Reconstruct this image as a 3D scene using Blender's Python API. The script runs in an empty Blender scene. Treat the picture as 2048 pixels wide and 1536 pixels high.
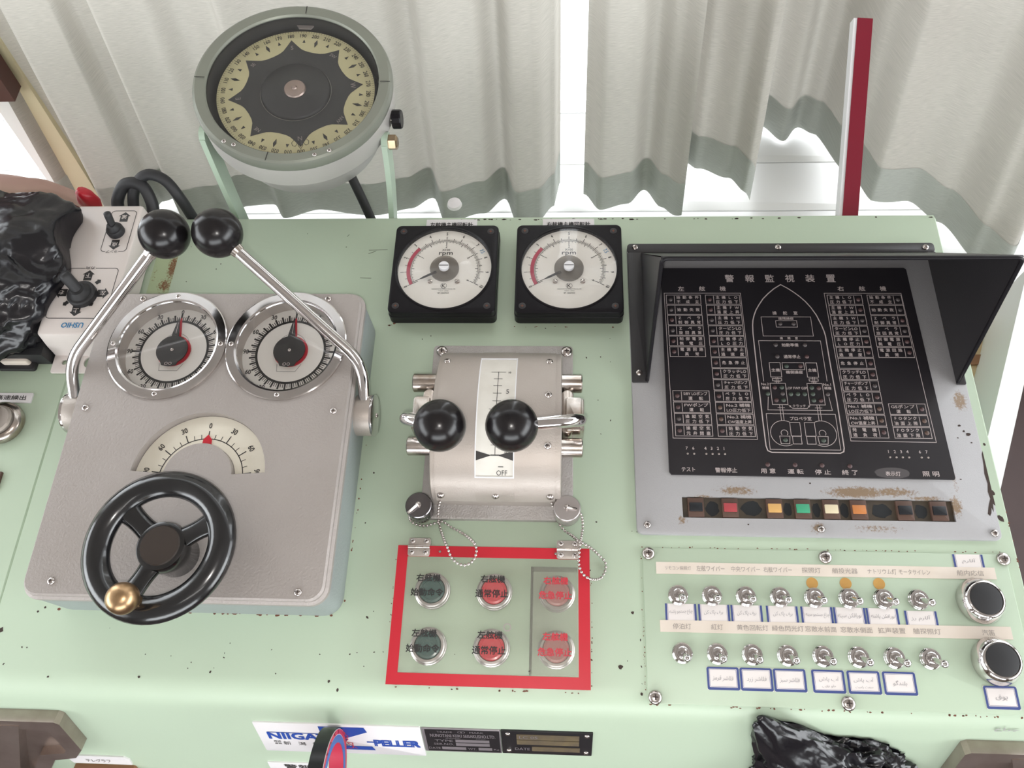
import bpy, bmesh, math, random
from mathutils import Vector, Matrix, noise
random.seed(7)
PI = math.pi
SC = bpy.context.scene
COL = SC.collection

# ------------------------------------------------------------------ camera
# world: X right along the console, Y away over the console, Z up; console top is z = 0 (metres)
cam = bpy.data.cameras.new('camera')
cam.sensor_width = 36.0
cam.lens = 28.125
cam.clip_start = 0.02
camo = bpy.data.objects.new('camera', cam)
COL.objects.link(camo)
RC = Matrix(((0.9981866, 0.0318505, -0.0510788), (-0.0067471, 0.9024011, 0.4308443), (0.0598162, -0.4297183, 0.9009796)))
camo.matrix_world = Matrix.Translation((0, 0, 0.76)) @ RC.transposed().to_4x4()
SC.camera = camo

# ------------------------------------------------------------------ world, lights, exposure
wd = bpy.data.worlds.new('sky')
SC.world = wd
wd.use_nodes = True
_bg = wd.node_tree.nodes['Background']
_bg.inputs[0].default_value = (0.93, 0.97, 1.0, 1)
_bg.inputs[1].default_value = 5.2
SC.view_settings.view_transform = 'Standard'
SC.view_settings.look = 'None'
SC.view_settings.exposure = 0.0
SC.view_settings.gamma = 1.0
SC.view_settings.use_curve_mapping = False
SC.cycles.max_bounces = 7
SC.cycles.diffuse_bounces = 3
SC.cycles.glossy_bounces = 4
SC.cycles.caustics_reflective = False
SC.cycles.caustics_refractive = False


def area(name, loc, target, sx, sy, power, col=(1, 1, 1)):
    l = bpy.data.lights.new(name, 'AREA')
    l.shape = 'RECTANGLE'
    l.size = sx
    l.size_y = sy
    l.energy = power
    l.color = col
    o = bpy.data.objects.new(name, l)
    COL.objects.link(o)
    o.location = loc
    o.rotation_euler = (Vector(target) - Vector(loc)).to_track_quat('-Z', 'Y').to_euler()
    return o


area('daylight_rear_window', (0.1, -2.45, 0.75), (0, 0, 0.1), 2.6, 0.9, 18, (0.94, 0.98, 1.0))
area('daylight_left_window', (-2.1, -0.7, 0.7), (0, 0.2, 0.0), 1.8, 0.8, 10, (0.95, 0.98, 1.0))
area('daylight_right_window', (1.95, -0.7, 0.7), (0, 0.2, 0.0), 1.8, 0.8, 18, (0.95, 0.98, 1.0))
fl = bpy.data.lights.new('camera_flash', 'POINT')
fl.energy = 6.5
fl.shadow_soft_size = 0.006
fl.color = (1.0, 0.96, 0.92)
flo = bpy.data.objects.new('camera_flash', fl)
COL.objects.link(flo)
flo.location = (-0.012, -0.03, 0.775)

# ------------------------------------------------------------------ materials
MATS = {}


def mat(name, col, rough=0.5, metal=0.0, var=None, bump=None, coat=0.0, spec=0.5, emit=None, var2=None):
    if name in MATS:
        return MATS[name]
    m = bpy.data.materials.new(name)
    m.use_nodes = True
    nt = m.node_tree
    b = nt.nodes['Principled BSDF']
    b.inputs['Base Color'].default_value = (*col, 1)
    b.inputs['Roughness'].default_value = rough
    b.inputs['Metallic'].default_value = metal
    b.inputs['Specular IOR Level'].default_value = spec
    b.inputs['Coat Weight'].default_value = coat
    b.inputs['Coat Roughness'].default_value = 0.08
    tc = nt.nodes.new('ShaderNodeTexCoord')
    if var:
        sc, amt, c2 = var
        n = nt.nodes.new('ShaderNodeTexNoise')
        n.inputs['Scale'].default_value = sc
        n.inputs['Detail'].default_value = 6
        nt.links.new(tc.outputs['Object'], n.inputs['Vector'])
        r = nt.nodes.new('ShaderNodeMapRange')
        r.inputs['From Min'].default_value = 0.35
        r.inputs['From Max'].default_value = 0.75
        r.inputs['To Max'].default_value = amt
        nt.links.new(n.outputs['Fac'], r.inputs['Value'])
        mx = nt.nodes.new('ShaderNodeMix')
        mx.data_type = 'RGBA'
        mx.inputs['A'].default_value = (*col, 1)
        mx.inputs['B'].default_value = (*c2, 1)
        nt.links.new(r.outputs['Result'], mx.inputs['Factor'])
        out = mx.outputs['Result']
        if var2:
            sc, lo, hi, c3 = var2
            n2 = nt.nodes.new('ShaderNodeTexNoise')
            n2.inputs['Scale'].default_value = sc
            n2.inputs['Detail'].default_value = 8
            n2.inputs['Roughness'].default_value = 0.7
            nt.links.new(tc.outputs['Object'], n2.inputs['Vector'])
            r2 = nt.nodes.new('ShaderNodeMapRange')
            r2.inputs['From Min'].default_value = lo
            r2.inputs['From Max'].default_value = hi
            nt.links.new(n2.outputs['Fac'], r2.inputs['Value'])
            mx2 = nt.nodes.new('ShaderNodeMix')
            mx2.data_type = 'RGBA'
            nt.links.new(out, mx2.inputs['A'])
            mx2.inputs['B'].default_value = (*c3, 1)
            nt.links.new(r2.outputs['Result'], mx2.inputs['Factor'])
            out = mx2.outputs['Result']
        nt.links.new(out, b.inputs['Base Color'])
    if bump:
        sc, st = bump
        n = nt.nodes.new('ShaderNodeTexNoise')
        n.inputs['Scale'].default_value = sc
        n.inputs['Detail'].default_value = 3
        nt.links.new(tc.outputs['Object'], n.inputs['Vector'])
        bp = nt.nodes.new('ShaderNodeBump')
        bp.inputs['Strength'].default_value = st
        bp.inputs['Distance'].default_value = 0.001
        nt.links.new(n.outputs['Fac'], bp.inputs['Height'])
        nt.links.new(bp.outputs['Normal'], b.inputs['Normal'])
    if emit:
        b.inputs['Emission Color'].default_value = (*emit[0], 1)
        b.inputs['Emission Strength'].default_value = emit[1]
    MATS[name] = m
    return m


def clear(name, tint=(1, 1, 1), haze=0.0, hcol=(0.8, 0.8, 0.75), ior=1.45):
    m = bpy.data.materials.new(name)
    m.use_nodes = True
    nt = m.node_tree
    nt.nodes.remove(nt.nodes['Principled BSDF'])
    out = nt.nodes['Material Output']
    t = nt.nodes.new('ShaderNodeBsdfTransparent')
    t.inputs[0].default_value = (*tint, 1)
    g = nt.nodes.new('ShaderNodeBsdfGlossy')
    g.inputs['Roughness'].default_value = 0.03
    lw = nt.nodes.new('ShaderNodeLayerWeight')
    lw.inputs['Blend'].default_value = 0.5
    pw = nt.nodes.new('ShaderNodeMath')
    pw.operation = 'POWER'
    pw.inputs[1].default_value = 4.0
    nt.links.new(lw.outputs['Facing'], pw.inputs[0])
    f = nt.nodes.new('ShaderNodeMath')
    f.operation = 'MULTIPLY_ADD'
    f.inputs[1].default_value = 0.8
    f.inputs[2].default_value = 0.022
    nt.links.new(pw.outputs[0], f.inputs[0])
    mx = nt.nodes.new('ShaderNodeMixShader')
    nt.links.new(f.outputs[0], mx.inputs[0])
    src = t.outputs[0]
    if haze:
        d = nt.nodes.new('ShaderNodeBsdfDiffuse')
        d.inputs[0].default_value = (*hcol, 1)
        m2 = nt.nodes.new('ShaderNodeMixShader')
        m2.inputs[0].default_value = haze
        nt.links.new(t.outputs[0], m2.inputs[1])
        nt.links.new(d.outputs[0], m2.inputs[2])
        src = m2.outputs[0]
    nt.links.new(src, mx.inputs[1])
    nt.links.new(g.outputs[0], mx.inputs[2])
    nt.links.new(mx.outputs[0], out.inputs['Surface'])
    MATS[name] = m
    return m


def cloth(name, col, thru=0.45):
    m = bpy.data.materials.new(name)
    m.use_nodes = True
    nt = m.node_tree
    nt.nodes.remove(nt.nodes['Principled BSDF'])
    out = nt.nodes['Material Output']
    tc = nt.nodes.new('ShaderNodeTexCoord')
    mp = nt.nodes.new('ShaderNodeMapping')
    mp.inputs['Scale'].default_value = (75, 0, 1300)
    nt.links.new(tc.outputs['Object'], mp.inputs['Vector'])
    n = nt.nodes.new('ShaderNodeTexNoise')
    n.inputs['Scale'].default_value = 1.0
    n.inputs['Detail'].default_value = 4
    nt.links.new(mp.outputs[0], n.inputs['Vector'])
    r = nt.nodes.new('ShaderNodeMapRange')
    r.inputs['From Min'].default_value = 0.3
    r.inputs['From Max'].default_value = 0.75
    nt.links.new(n.outputs['Fac'], r.inputs['Value'])
    mx = nt.nodes.new('ShaderNodeMix')
    mx.data_type = 'RGBA'
    mx.inputs['A'].default_value = (*[c * 0.87 for c in col], 1)
    mx.inputs['B'].default_value = (*[min(1, c * 1.12) for c in col], 1)
    nt.links.new(r.outputs['Result'], mx.inputs['Factor'])
    d = nt.nodes.new('ShaderNodeBsdfDiffuse')
    t = nt.nodes.new('ShaderNodeBsdfTranslucent')
    nt.links.new(mx.outputs['Result'], d.inputs[0])
    nt.links.new(mx.outputs['Result'], t.inputs[0])
    bp = nt.nodes.new('ShaderNodeBump')
    bp.inputs['Strength'].default_value = 0.25
    bp.inputs['Distance'].default_value = 0.001
    nt.links.new(n.outputs['Fac'], bp.inputs['Height'])
    nt.links.new(bp.outputs[0], d.inputs['Normal'])
    ms = nt.nodes.new('ShaderNodeMixShader')
    ms.inputs[0].default_value = thru
    nt.links.new(d.outputs[0], ms.inputs[1])
    nt.links.new(t.outputs[0], ms.inputs[2])
    nt.links.new(ms.outputs[0], out.inputs['Surface'])
    MATS[name] = m
    return m


def rusty(name, col, rust, spots, bump=None):
    """paint with rust blooms around given points (own shapes, object space metres)"""
    m = mat(name, col, 0.5, 0.0, var=(18, 0.25, tuple(c * 0.8 for c in col)), bump=bump or (900, 0.25))
    nt = m.node_tree
    b = nt.nodes['Principled BSDF']
    prev = b.inputs['Base Color'].links[0].from_socket
    tc = nt.nodes.new('ShaderNodeTexCoord')
    acc = None
    for (x, y, rx, ry, k) in spots:
        mp = nt.nodes.new('ShaderNodeMapping')
        mp.vector_type = 'TEXTURE'
        mp.inputs['Location'].default_value = (x, y, 0)
        mp.inputs['Scale'].default_value = (rx, ry, 100)
        nt.links.new(tc.outputs['Object'], mp.inputs['Vector'])
        ln = nt.nodes.new('ShaderNodeVectorMath')
        ln.operation = 'LENGTH'
        nt.links.new(mp.outputs[0], ln.inputs[0])
        r = nt.nodes.new('ShaderNodeMapRange')
        r.inputs['From Min'].default_value = 0.2
        r.inputs['From Max'].default_value = 1.0
        r.inputs['To Min'].default_value = k
        r.inputs['To Max'].default_value = 0.0
        nt.links.new(ln.outputs['Value'], r.inputs['Value'])
        if acc is None:
            acc = r.outputs['Result']
        else:
            a = nt.nodes.new('ShaderNodeMath')
            a.operation = 'MAXIMUM'
            nt.links.new(acc, a.inputs[0])
            nt.links.new(r.outputs['Result'], a.inputs[1])
            acc = a.outputs[0]
    n = nt.nodes.new('ShaderNodeTexNoise')
    n.inputs['Scale'].default_value = 420
    n.inputs['Detail'].default_value = 8
    n.inputs['Roughness'].default_value = 0.75
    nt.links.new(tc.outputs['Object'], n.inputs['Vector'])
    s = nt.nodes.new('ShaderNodeMath')
    s.operation = 'MULTIPLY_ADD'
    s.inputs[1].default_value = 0.62
    nt.links.new(acc, s.inputs[0])
    nt.links.new(n.outputs['Fac'], s.inputs[2])
    r = nt.nodes.new('ShaderNodeMapRange')
    r.inputs['From Min'].default_value = 0.82
    r.inputs['From Max'].default_value = 0.98
    nt.links.new(s.outputs[0], r.inputs['Value'])
    mx = nt.nodes.new('ShaderNodeMix')
    mx.data_type = 'RGBA'
    nt.links.new(r.outputs['Result'], mx.inputs['Factor'])
    nt.links.new(prev, mx.inputs['A'])
    mx.inputs['B'].default_value = (*rust, 1)
    nt.links.new(mx.outputs['Result'], b.inputs['Base Color'])
    return m


mat('green_paint', (0.48, 0.585, 0.45), 0.42, 0, var=(5, 0.5, (0.445, 0.535, 0.40)), bump=(260, 0.06), var2=(70, 0.74, 0.80, (0.30, 0.36, 0.22)))
mat('hammer_grey', (0.38, 0.345, 0.325), 0.48, 0.25, var=(14, 0.5, (0.33, 0.295, 0.27)), bump=(420, 0.55))
mat('case_grey', (0.30, 0.335, 0.34), 0.4, 0.2, var=(14, 0.4, (0.27, 0.28, 0.27)), bump=(420, 0.3))
mat('satin_steel', (0.45, 0.405, 0.37), 0.45, 0.5, var=(22, 0.5, (0.38, 0.33, 0.29)), bump=(700, 0.2))
mat('cast_steel', (0.46, 0.435, 0.42), 0.5, 0.3, var=(60, 0.6, (0.38, 0.345, 0.32)), bump=(600, 0.7))
mat('chrome', (0.72, 0.70, 0.70), 0.10, 1.0, var=(45, 0.5, (0.55, 0.50, 0.47)))
mat('dark_chrome', (0.22, 0.21, 0.22), 0.2, 1.0, var=(60, 0.7, (0.12, 0.11, 0.11)))
mat('scale_white', (0.72, 0.695, 0.64), 0.4, var=(60, 0.6, (0.62, 0.59, 0.53)))
mat('worn_chrome', (0.62, 0.58, 0.55), 0.22, 1.0, var=(70, 0.9, (0.36, 0.28, 0.22)))
mat('screw_steel', (0.62, 0.58, 0.56), 0.22, 1.0, var=(160, 0.5, (0.36, 0.28, 0.25)))
mat('cross_dark', (0.05, 0.035, 0.03), 0.7)
mat('bakelite', (0.008, 0.007, 0.008), 0.23, 0, var=(60, 0.4, (0.016, 0.012, 0.011)), spec=0.38)
mat('wheel_black', (0.010, 0.010, 0.011), 0.2, 0, coat=0.4)
mat('hub_brown', (0.035, 0.025, 0.02), 0.4)
mat('black_plastic', (0.010, 0.009, 0.011), 0.33, 0, bump=(500, 0.08), spec=0.2)
mat('black_rubber', (0.018, 0.018, 0.020), 0.55)
mat('dial_white', (0.82, 0.79, 0.74), 0.45, 0, var=(30, 0.3, (0.70, 0.66, 0.58)))
mat('dial_pale', (0.76, 0.73, 0.69), 0.35)
mat('dial_cream', (0.76, 0.72, 0.62), 0.4, var=(40, 0.5, (0.68, 0.63, 0.51)))
mat('card_cream', (0.56, 0.52, 0.30), 0.5, var=(30, 0.5, (0.47, 0.43, 0.25)))
mat('card_black', (0.024, 0.023, 0.025), 0.5)
mat('ink_black', (0.02, 0.018, 0.018), 0.5)
mat('ink_grey', (0.24, 0.21, 0.20), 0.6)
mat('ink_faded', (0.33, 0.29, 0.265), 0.6)
mat('ink_pencil', (0.38, 0.36, 0.37), 0.6)
mat('ink_pale', (0.52, 0.45, 0.44), 0.5)
mat('ink_dim', (0.20, 0.19, 0.17), 0.6)
mat('worn_black', (0.07, 0.062, 0.064), 0.6)
mat('ink_red', (0.55, 0.03, 0.05), 0.5)
mat('ink_blue', (0.02, 0.07, 0.36), 0.45)
mat('ink_cyan', (0.02, 0.20, 0.42), 0.45)
mat('pointer_red', (0.50, 0.015, 0.03), 0.35)
mat('band_red', (0.42, 0.04, 0.08), 0.45)
mat('frame_red', (0.52, 0.014, 0.03), 0.38, var=(30, 0.4, (0.45, 0.01, 0.02)))
mat('bar_red', (0.20, 0.006, 0.022), 0.4)
mat('brass', (0.50, 0.33, 0.185), 0.33, 1.0, var=(160, 0.7, (0.36, 0.23, 0.13)))
mat('slot_white', (0.78, 0.78, 0.80), 0.35)
mat('hood_dark', (0.028, 0.026, 0.028), 0.42, bump=(1200, 0.12))
mat('panel_black', (0.014, 0.012, 0.015), 0.38, var=(20, 0.4, (0.026, 0.023, 0.025)))
mat('slot_brown', (0.045, 0.035, 0.025), 0.55, var=(60, 0.8, (0.09, 0.065, 0.04)))
mat('key_brown', (0.10, 0.055, 0.04), 0.5)
mat('matte_black', (0.008, 0.010, 0.012), 0.7)  # near-black for the key recess patches and the socket opening
for nm, c in dict(key_black=(0.012, 0.014, 0.018), key_red=(0.40, 0.06, 0.07), key_amber=(0.68, 0.40, 0.14), key_green=(0.06, 0.36, 0.20), key_cream=(0.75, 0.65, 0.45), key_orange=(0.55, 0.21, 0.07)).items():
    mat(nm, c, 0.35)
mat('lens_green', (0.052, 0.105, 0.10), 0.22, var=(30, 0.3, (0.07, 0.13, 0.13)), coat=0.3)
mat('lens_red', (0.62, 0.055, 0.075), 0.25, coat=0.3)
mat('lens_red_hazed', (0.74, 0.21, 0.22), 0.3, coat=0.2)  # red lens, paled in its colour to imitate haze of the milky box
mat('bezel_alu', (0.50, 0.46, 0.45), 0.3, 0.75)
for nm, c in dict(lamp_red=(0.085, 0.048, 0.048), lamp_green=(0.058, 0.075, 0.06), lamp_amber=(0.10, 0.062, 0.048), lamp_grey=(0.075, 0.062, 0.062), lamp_tiny=(0.33, 0.28, 0.25)).items():
    mat(nm, c, 0.4)
mat('tape_cream', (0.76, 0.68, 0.60), 0.45, var=(25, 0.5, (0.68, 0.58, 0.48)))
mat('paper', (0.80, 0.75, 0.73), 0.6, var=(40, 0.4, (0.74, 0.68, 0.64)))
mat('border_blue', (0.05, 0.075, 0.24), 0.5)
mat('dot_amber', (0.58, 0.33, 0.09), 0.5, var=(90, 0.6, (0.48, 0.25, 0.07)))
mat('white_enamel', (0.72, 0.66, 0.63), 0.35, var=(12, 0.4, (0.66, 0.59, 0.55)), bump=(300, 0.04))
mat('white_plate', (0.78, 0.76, 0.77), 0.3)
mat('name_black', (0.012, 0.011, 0.013), 0.35)
mat('name_metal', (0.34, 0.31, 0.33), 0.4, 0.6)
mat('name_bronze', (0.20, 0.16, 0.11), 0.45, 0.6, var=(90, 0.7, (0.32, 0.25, 0.13)))
mat('rim_green', (0.225, 0.235, 0.20), 0.38, 0.35, var=(16, 0.5, (0.27, 0.29, 0.24)))
mat('bowl_silver', (0.50, 0.48, 0.46), 0.36, 0.35, var=(9, 0.5, (0.40, 0.385, 0.36)), bump=(300, 0.05))
mat('knob_bronze', (0.36, 0.28, 0.25), 0.32, 0.85, var=(50, 0.5, (0.28, 0.21, 0.18)))
mat('bracket_green', (0.43, 0.54, 0.43), 0.35, var=(12, 0.4, (0.36, 0.45, 0.35)))
mat('nut_bronze', (0.40, 0.30, 0.20), 0.25, 1.0, var=(60, 0.6, (0.26, 0.18, 0.11)))
mat('bag_film', (0.008, 0.0075, 0.010), 0.24, 0, spec=0.5, bump=(130, 0.25))
mat('tape_vinyl', (0.012, 0.013, 0.014), 0.25)
mat('tape_red', (0.50, 0.03, 0.07), 0.5)
mat('tape_blue', (0.04, 0.12, 0.38), 0.5)
mat('handle_steel', (0.46, 0.39, 0.35), 0.3, 0.85, var=(30, 0.7, (0.26, 0.19, 0.16)))
mat('brown_wood', (0.25, 0.12, 0.06), 0.5, var=(20, 0.6, (0.18, 0.08, 0.04)))
mat('chip', (0.045, 0.028, 0.022), 0.8)
mat('rust_brown', (0.16, 0.06, 0.035), 0.8)
mat('wall_white', (0.80, 0.80, 0.79), 0.5)
mat('wall_cream', (0.24, 0.19, 0.15), 0.6)
mat('ceiling_board', (0.27, 0.24, 0.215), 0.7)
mat('cream_trim', (0.64, 0.57, 0.38), 0.5)
mat('dark_wood', (0.07, 0.022, 0.016), 0.4)
mat('floor_brown', (0.055, 0.032, 0.030), 0.5, var=(12, 0.5, (0.075, 0.045, 0.04)))
mat('pink_cloth', (0.55, 0.36, 0.31), 0.8)
mat('beige', (0.55, 0.42, 0.25), 0.6)
mat('lamp_glow', (1, 1, 1), 0.5, emit=((1.0, 0.97, 0.92), 6.0))
rusty('panel_grey', (0.40, 0.395, 0.405), (0.235, 0.165, 0.105), [
    (0.172, 0.2475, 0.040, 0.010, 0.75), (0.285, 0.2475, 0.055, 0.011, 0.95), (0.32, 0.248, 0.05, 0.010, 0.8), (0.376, 0.235, 0.012, 0.020, 0.85),
    (0.35, 0.242, 0.035, 0.005, 0.8), (0.118, 0.217, 0.010, 0.010, 0.7), (0.245, 0.2115, 0.014, 0.010, 0.8), (0.30, 0.212, 0.06, 0.010, 0.6),
    (0.402, 0.345, 0.014, 0.022, 0.85), (0.404, 0.43, 0.006, 0.06, 0.55), (0.11, 0.36, 0.02, 0.2, 0.35), (0.38, 0.262, 0.006, 0.04, 0.6), (0.14, 0.24, 0.03, 0.006, 0.7)])
rusty('strip_green', (0.44, 0.54, 0.33), (0.20, 0.09, 0.035), [(-0.39, 0.21, 0.014, 0.04, 0.8), (-0.395, 0.185, 0.018, 0.02, 0.75), (-0.41, 0.20, 0.008, 0.03, 0.5), (-0.40, 0.235, 0.015, 0.012, .7)])
clear('glass')
clear('acrylic', (0.998, 1.0, 0.99), 0.03, (0.85, 0.86, 0.74))
clear('acrylic_box', (1.0, 0.995, 0.985), 0.075, (0.92, 0.88, 0.82))
clear('smoked', (0.80, 0.78, 0.75), 0.2, (0.30, 0.28, 0.27))
cloth('curtain', (0.462, 0.44, 0.40), 0.16)
cloth('curtain_hem', (0.50, 0.52, 0.485), 0.16)

# ------------------------------------------------------------------ mesh helpers (millimetres in, metres out)
ORI = {}
_tcache = {}


def text_mesh(body, bold=0.0):
    key = body
    if key in _tcache:
        return _tcache[key]
    cu = bpy.data.curves.new('lettering', 'FONT')
    cu.body = body
    cu.resolution_u = 2
    o = bpy.data.objects.new('lettering', cu)
    COL.objects.link(o)
    dg = bpy.context.evaluated_depsgraph_get()
    me = bpy.data.meshes.new_from_object(o.evaluated_get(dg))
    vs = [(v.co.x, v.co.y) for v in me.vertices]
    fs = [tuple(p.vertices) for p in me.polygons]
    bpy.data.objects.remove(o)
    bpy.data.curves.remove(cu)
    bpy.data.meshes.remove(me)
    _tcache[key] = (vs, fs)
    return vs, fs


def rrect(x0, x1, y0, y1, r, n=4):
    r = max(0.01, min(r, (x1 - x0) / 2 - 0.01, (y1 - y0) / 2 - 0.01))
    out = []
    for cx, cy, a0 in ((x1 - r, y1 - r, 0), (x0 + r, y1 - r, PI / 2), (x0 + r, y0 + r, PI), (x1 - r, y0 + r, 1.5 * PI)):
        for k in range(n + 1):
            a = a0 + PI / 2 * k / n
            out.append((cx + r * math.cos(a), cy + r * math.sin(a)))
    return out


def circ(cx, cy, r, n=40, a0=0.0, a1=2 * PI):
    full = abs(a1 - a0 - 2 * PI) < 1e-6
    return [(cx + r * math.cos(a0 + (a1 - a0) * k / (n if full else n - 1)), cy + r * math.sin(a0 + (a1 - a0) * k / (n if full else n - 1))) for k in range(n)]


def fillet(pts, r, n=6):
    pts = [Vector(p) for p in pts]
    out = [pts[0]]
    for i in range(1, len(pts) - 1):
        a, b, c = pts[i - 1], pts[i], pts[i + 1]
        u, w = (a - b), (c - b)
        d = min(r, u.length * 0.48, w.length * 0.48)
        p, q = b + u.normalized() * d, b + w.normalized() * d
        for k in range(n + 1):
            t = k / n
            out.append(p * (1 - t) ** 2 + b * 2 * t * (1 - t) + q * t * t)
    out.append(pts[-1])
    return out


class MB:
    def __init__(self, xf=None):
        self.v, self.f, self.m, self.mi, self.xf = [], [], [], 0, xf

    def add(self, vs, fs):
        b = len(self.v)
        for p in vs:
            p = Vector(p)
            self.v.append(Vector(self.xf(p)) if self.xf else p)
        for f in fs:
            self.f.append(tuple(i + b for i in f))
            self.m.append(self.mi)
        return self

    def loft(self, loops, cap0=True, cap1=True):
        n = len(loops[0])
        vs = [p for l in loops for p in l]
        fs = []
        for k in range(len(loops) - 1):
            for i in range(n):
                j = (i + 1) % n
                fs.append((k * n + i, k * n + j, (k + 1) * n + j, (k + 1) * n + i))
        if cap0:
            fs.append(tuple(range(n - 1, -1, -1)))
        if cap1:
            fs.append(tuple(range((len(loops) - 1) * n, len(loops) * n)))
        return self.add(vs, fs)

    def prism(self, poly, z0, z1):
        return self.loft([[(x, y, z0) for x, y in poly], [(x, y, z1) for x, y in poly]])

    def box(self, x0, x1, y0, y1, z0, z1):
        return self.prism([(x0, y0), (x1, y0), (x1, y1), (x0, y1)], z0, z1)

    def rbox(self, x0, x1, y0, y1, z0, z1, r=3, bev=0.8, n=4):
        lv = [(0, z0), (0, z1 - bev), (bev * 0.3, z1 - bev * 0.3), (bev, z1)]
        return self.loft([[(x, y, z) for x, y in rrect(x0 + i, x1 - i, y0 + i, y1 - i, max(0.05, r - i), n)] for i, z in lv])

    def frame(self, po, pi, z0, z1):
        n = len(po)
        vs = [(x, y, z0) for x, y in po] + [(x, y, z1) for x, y in po] + [(x, y, z1) for x, y in pi] + [(x, y, z0) for x, y in pi]
        fs = []
        for i in range(n):
            j = (i + 1) % n
            for a in range(4):
                b = (a + 1) % 4
                fs.append((a * n + i, a * n + j, b * n + j, b * n + i))
        return self.add(vs, fs)

    def lathe(self, prof, c=(0, 0, 0), n=32, ax=None, cap=True):
        ax = Vector(ax).normalized() if ax else Vector((0, 0, 1))
        t = Vector((1, 0, 0)) if abs(ax.x) < 0.9 else Vector((0, 1, 0))
        e1 = (t - ax * t.dot(ax)).normalized()
        e2 = ax.cross(e1)
        c = Vector(c)
        loops = []
        for r, z in prof:
            r = max(r, 1e-4)
            loops.append([c + e1 * (r * math.cos(2 * PI * k / n)) + e2 * (r * math.sin(2 * PI * k / n)) + ax * z for k in range(n)])
        return self.loft(loops, cap, cap)

    def tube(self, pts, r, n=10, cap=True):
        pts = [Vector(p) for p in pts]
        rs = r if isinstance(r, (list, tuple)) else [r] * len(pts)
        T = []
        for i in range(len(pts)):
            a, b = pts[max(0, i - 1)], pts[min(len(pts) - 1, i + 1)]
            T.append((b - a).normalized())
        ref = Vector((0, 0, 1)) if abs(T[0].z) < 0.9 else Vector((1, 0, 0))
        e1 = (ref - T[0] * ref.dot(T[0])).normalized()
        loops = []
        for i, p in enumerate(pts):
            e1 = (e1 - T[i] * e1.dot(T[i])).normalized()
            e2 = T[i].cross(e1)
            loops.append([p + (e1 * math.cos(2 * PI * k / n) + e2 * math.sin(2 * PI * k / n)) * rs[i] for k in range(n)])
        return self.loft(loops, cap, cap)

    def sph(self, c, r, nu=24, nv=14, sq=(1, 1, 1)):
        c = Vector(c)
        vs, fs = [], []
        for j in range(nv + 1):
            t = PI * j / nv
            for i in range(nu):
                a = 2 * PI * i / nu
                vs.append((c.x + r * sq[0] * math.sin(t) * math.cos(a), c.y + r * sq[1] * math.sin(t) * math.sin(a), c.z + r * sq[2] * math.cos(t)))
        for j in range(nv):
            for i in range(nu):
                k = (i + 1) % nu
                fs.append((j * nu + i, (j + 1) * nu + i, (j + 1) * nu + k, j * nu + k))
        return self.add(vs, fs)

    def poly(self, pts, z):
        return self.add([(x, y, z) for x, y in pts], [tuple(range(len(pts)))])

    def seg(self, p, q, w, z):
        p, q = Vector(p), Vector(q)
        d = q - p
        if d.length < 1e-6:
            return self
        d.normalize()
        nn = Vector((-d.y, d.x)) * (w / 2)
        return self.add([(*(p + nn), z), (*(p - nn), z), (*(q - nn), z), (*(q + nn), z)], [(0, 1, 2, 3)])

    def pline(self, pts, w, z, closed=False):
        P = [Vector(p) for p in pts]
        P = [p for i, p in enumerate(P) if i == 0 or (p - P[i - 1]).length > 1e-5]
        n = len(P)
        vs = []
        for i in range(n):
            a = P[(i - 1) % n] if (closed or i > 0) else None
            c = P[(i + 1) % n] if (closed or i < n - 1) else None
            d1 = (P[i] - a).normalized() if a is not None else None
            d2 = (c - P[i]).normalized() if c is not None else None
            d1 = d1 or d2
            d2 = d2 or d1
            n1, n2 = Vector((-d1.y, d1.x)), Vector((-d2.y, d2.x))
            mt = n1 + n2
            mt = n1 if mt.length < 1e-4 else mt.normalized()
            k = (w / 2) / max(0.35, mt.dot(n1))
            vs += [(*(P[i] + mt * k), z), (*(P[i] - mt * k), z)]
        m = n if closed else n - 1
        return self.add(vs, [(2 * i, 2 * i + 1, 2 * ((i + 1) % n) + 1, 2 * ((i + 1) % n)) for i in range(m)])

    def ringarc(self, c, r0, r1, z, a0=0, a1=2 * PI, n=64):
        vs, fs = [], []
        for k in range(n + 1):
            a = a0 + (a1 - a0) * k / n
            vs += [(c[0] + r0 * math.cos(a), c[1] + r0 * math.sin(a), z), (c[0] + r1 * math.cos(a), c[1] + r1 * math.sin(a), z)]
        fs = [(2 * k, 2 * k + 1, 2 * k + 3, 2 * k + 2) for k in range(n)]
        return self.add(vs, fs)

    def tick(self, c, a, r0, r1, w, z):
        u = Vector((math.cos(a), math.sin(a)))
        c = Vector((c[0], c[1]))
        return self.seg(c + u * r0, c + u * r1, w, z)

    def text(self, body, x, y, size, z, rot=0.0, width=None, bold=0.012, sx=1.0, height=None, shear=0.0):
        vs, fs = text_mesh(body, bold)
        if not vs:
            return self
        x0, x1 = min(v[0] for v in vs), max(v[0] for v in vs)
        y0, y1 = min(v[1] for v in vs), max(v[1] for v in vs)
        kx = size * sx
        ky = size
        if width:
            kx = width / max(1e-6, x1 - x0)
        if height:
            ky = height / max(1e-6, y1 - y0)
            if not width:
                kx = ky * sx
        ca, sa = math.cos(rot), math.sin(rot)
        em = min(ky, size if not height else height)
        for q, (jx, jy) in enumerate(((0, 0),) if bold < .006 else ((-bold, -bold), (bold, -bold), (bold, bold), (-bold, bold))):
            out = []
            for vx, vy in vs:
                py = (vy - (y0 + y1) / 2) * ky + jy * em
                px = (vx - (x0 + x1) / 2) * kx + py * shear + jx * em
                out.append((x + px * ca - py * sa, y + px * sa + py * ca, z + q * 0.04))
            self.add(out, fs)
        return self

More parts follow.
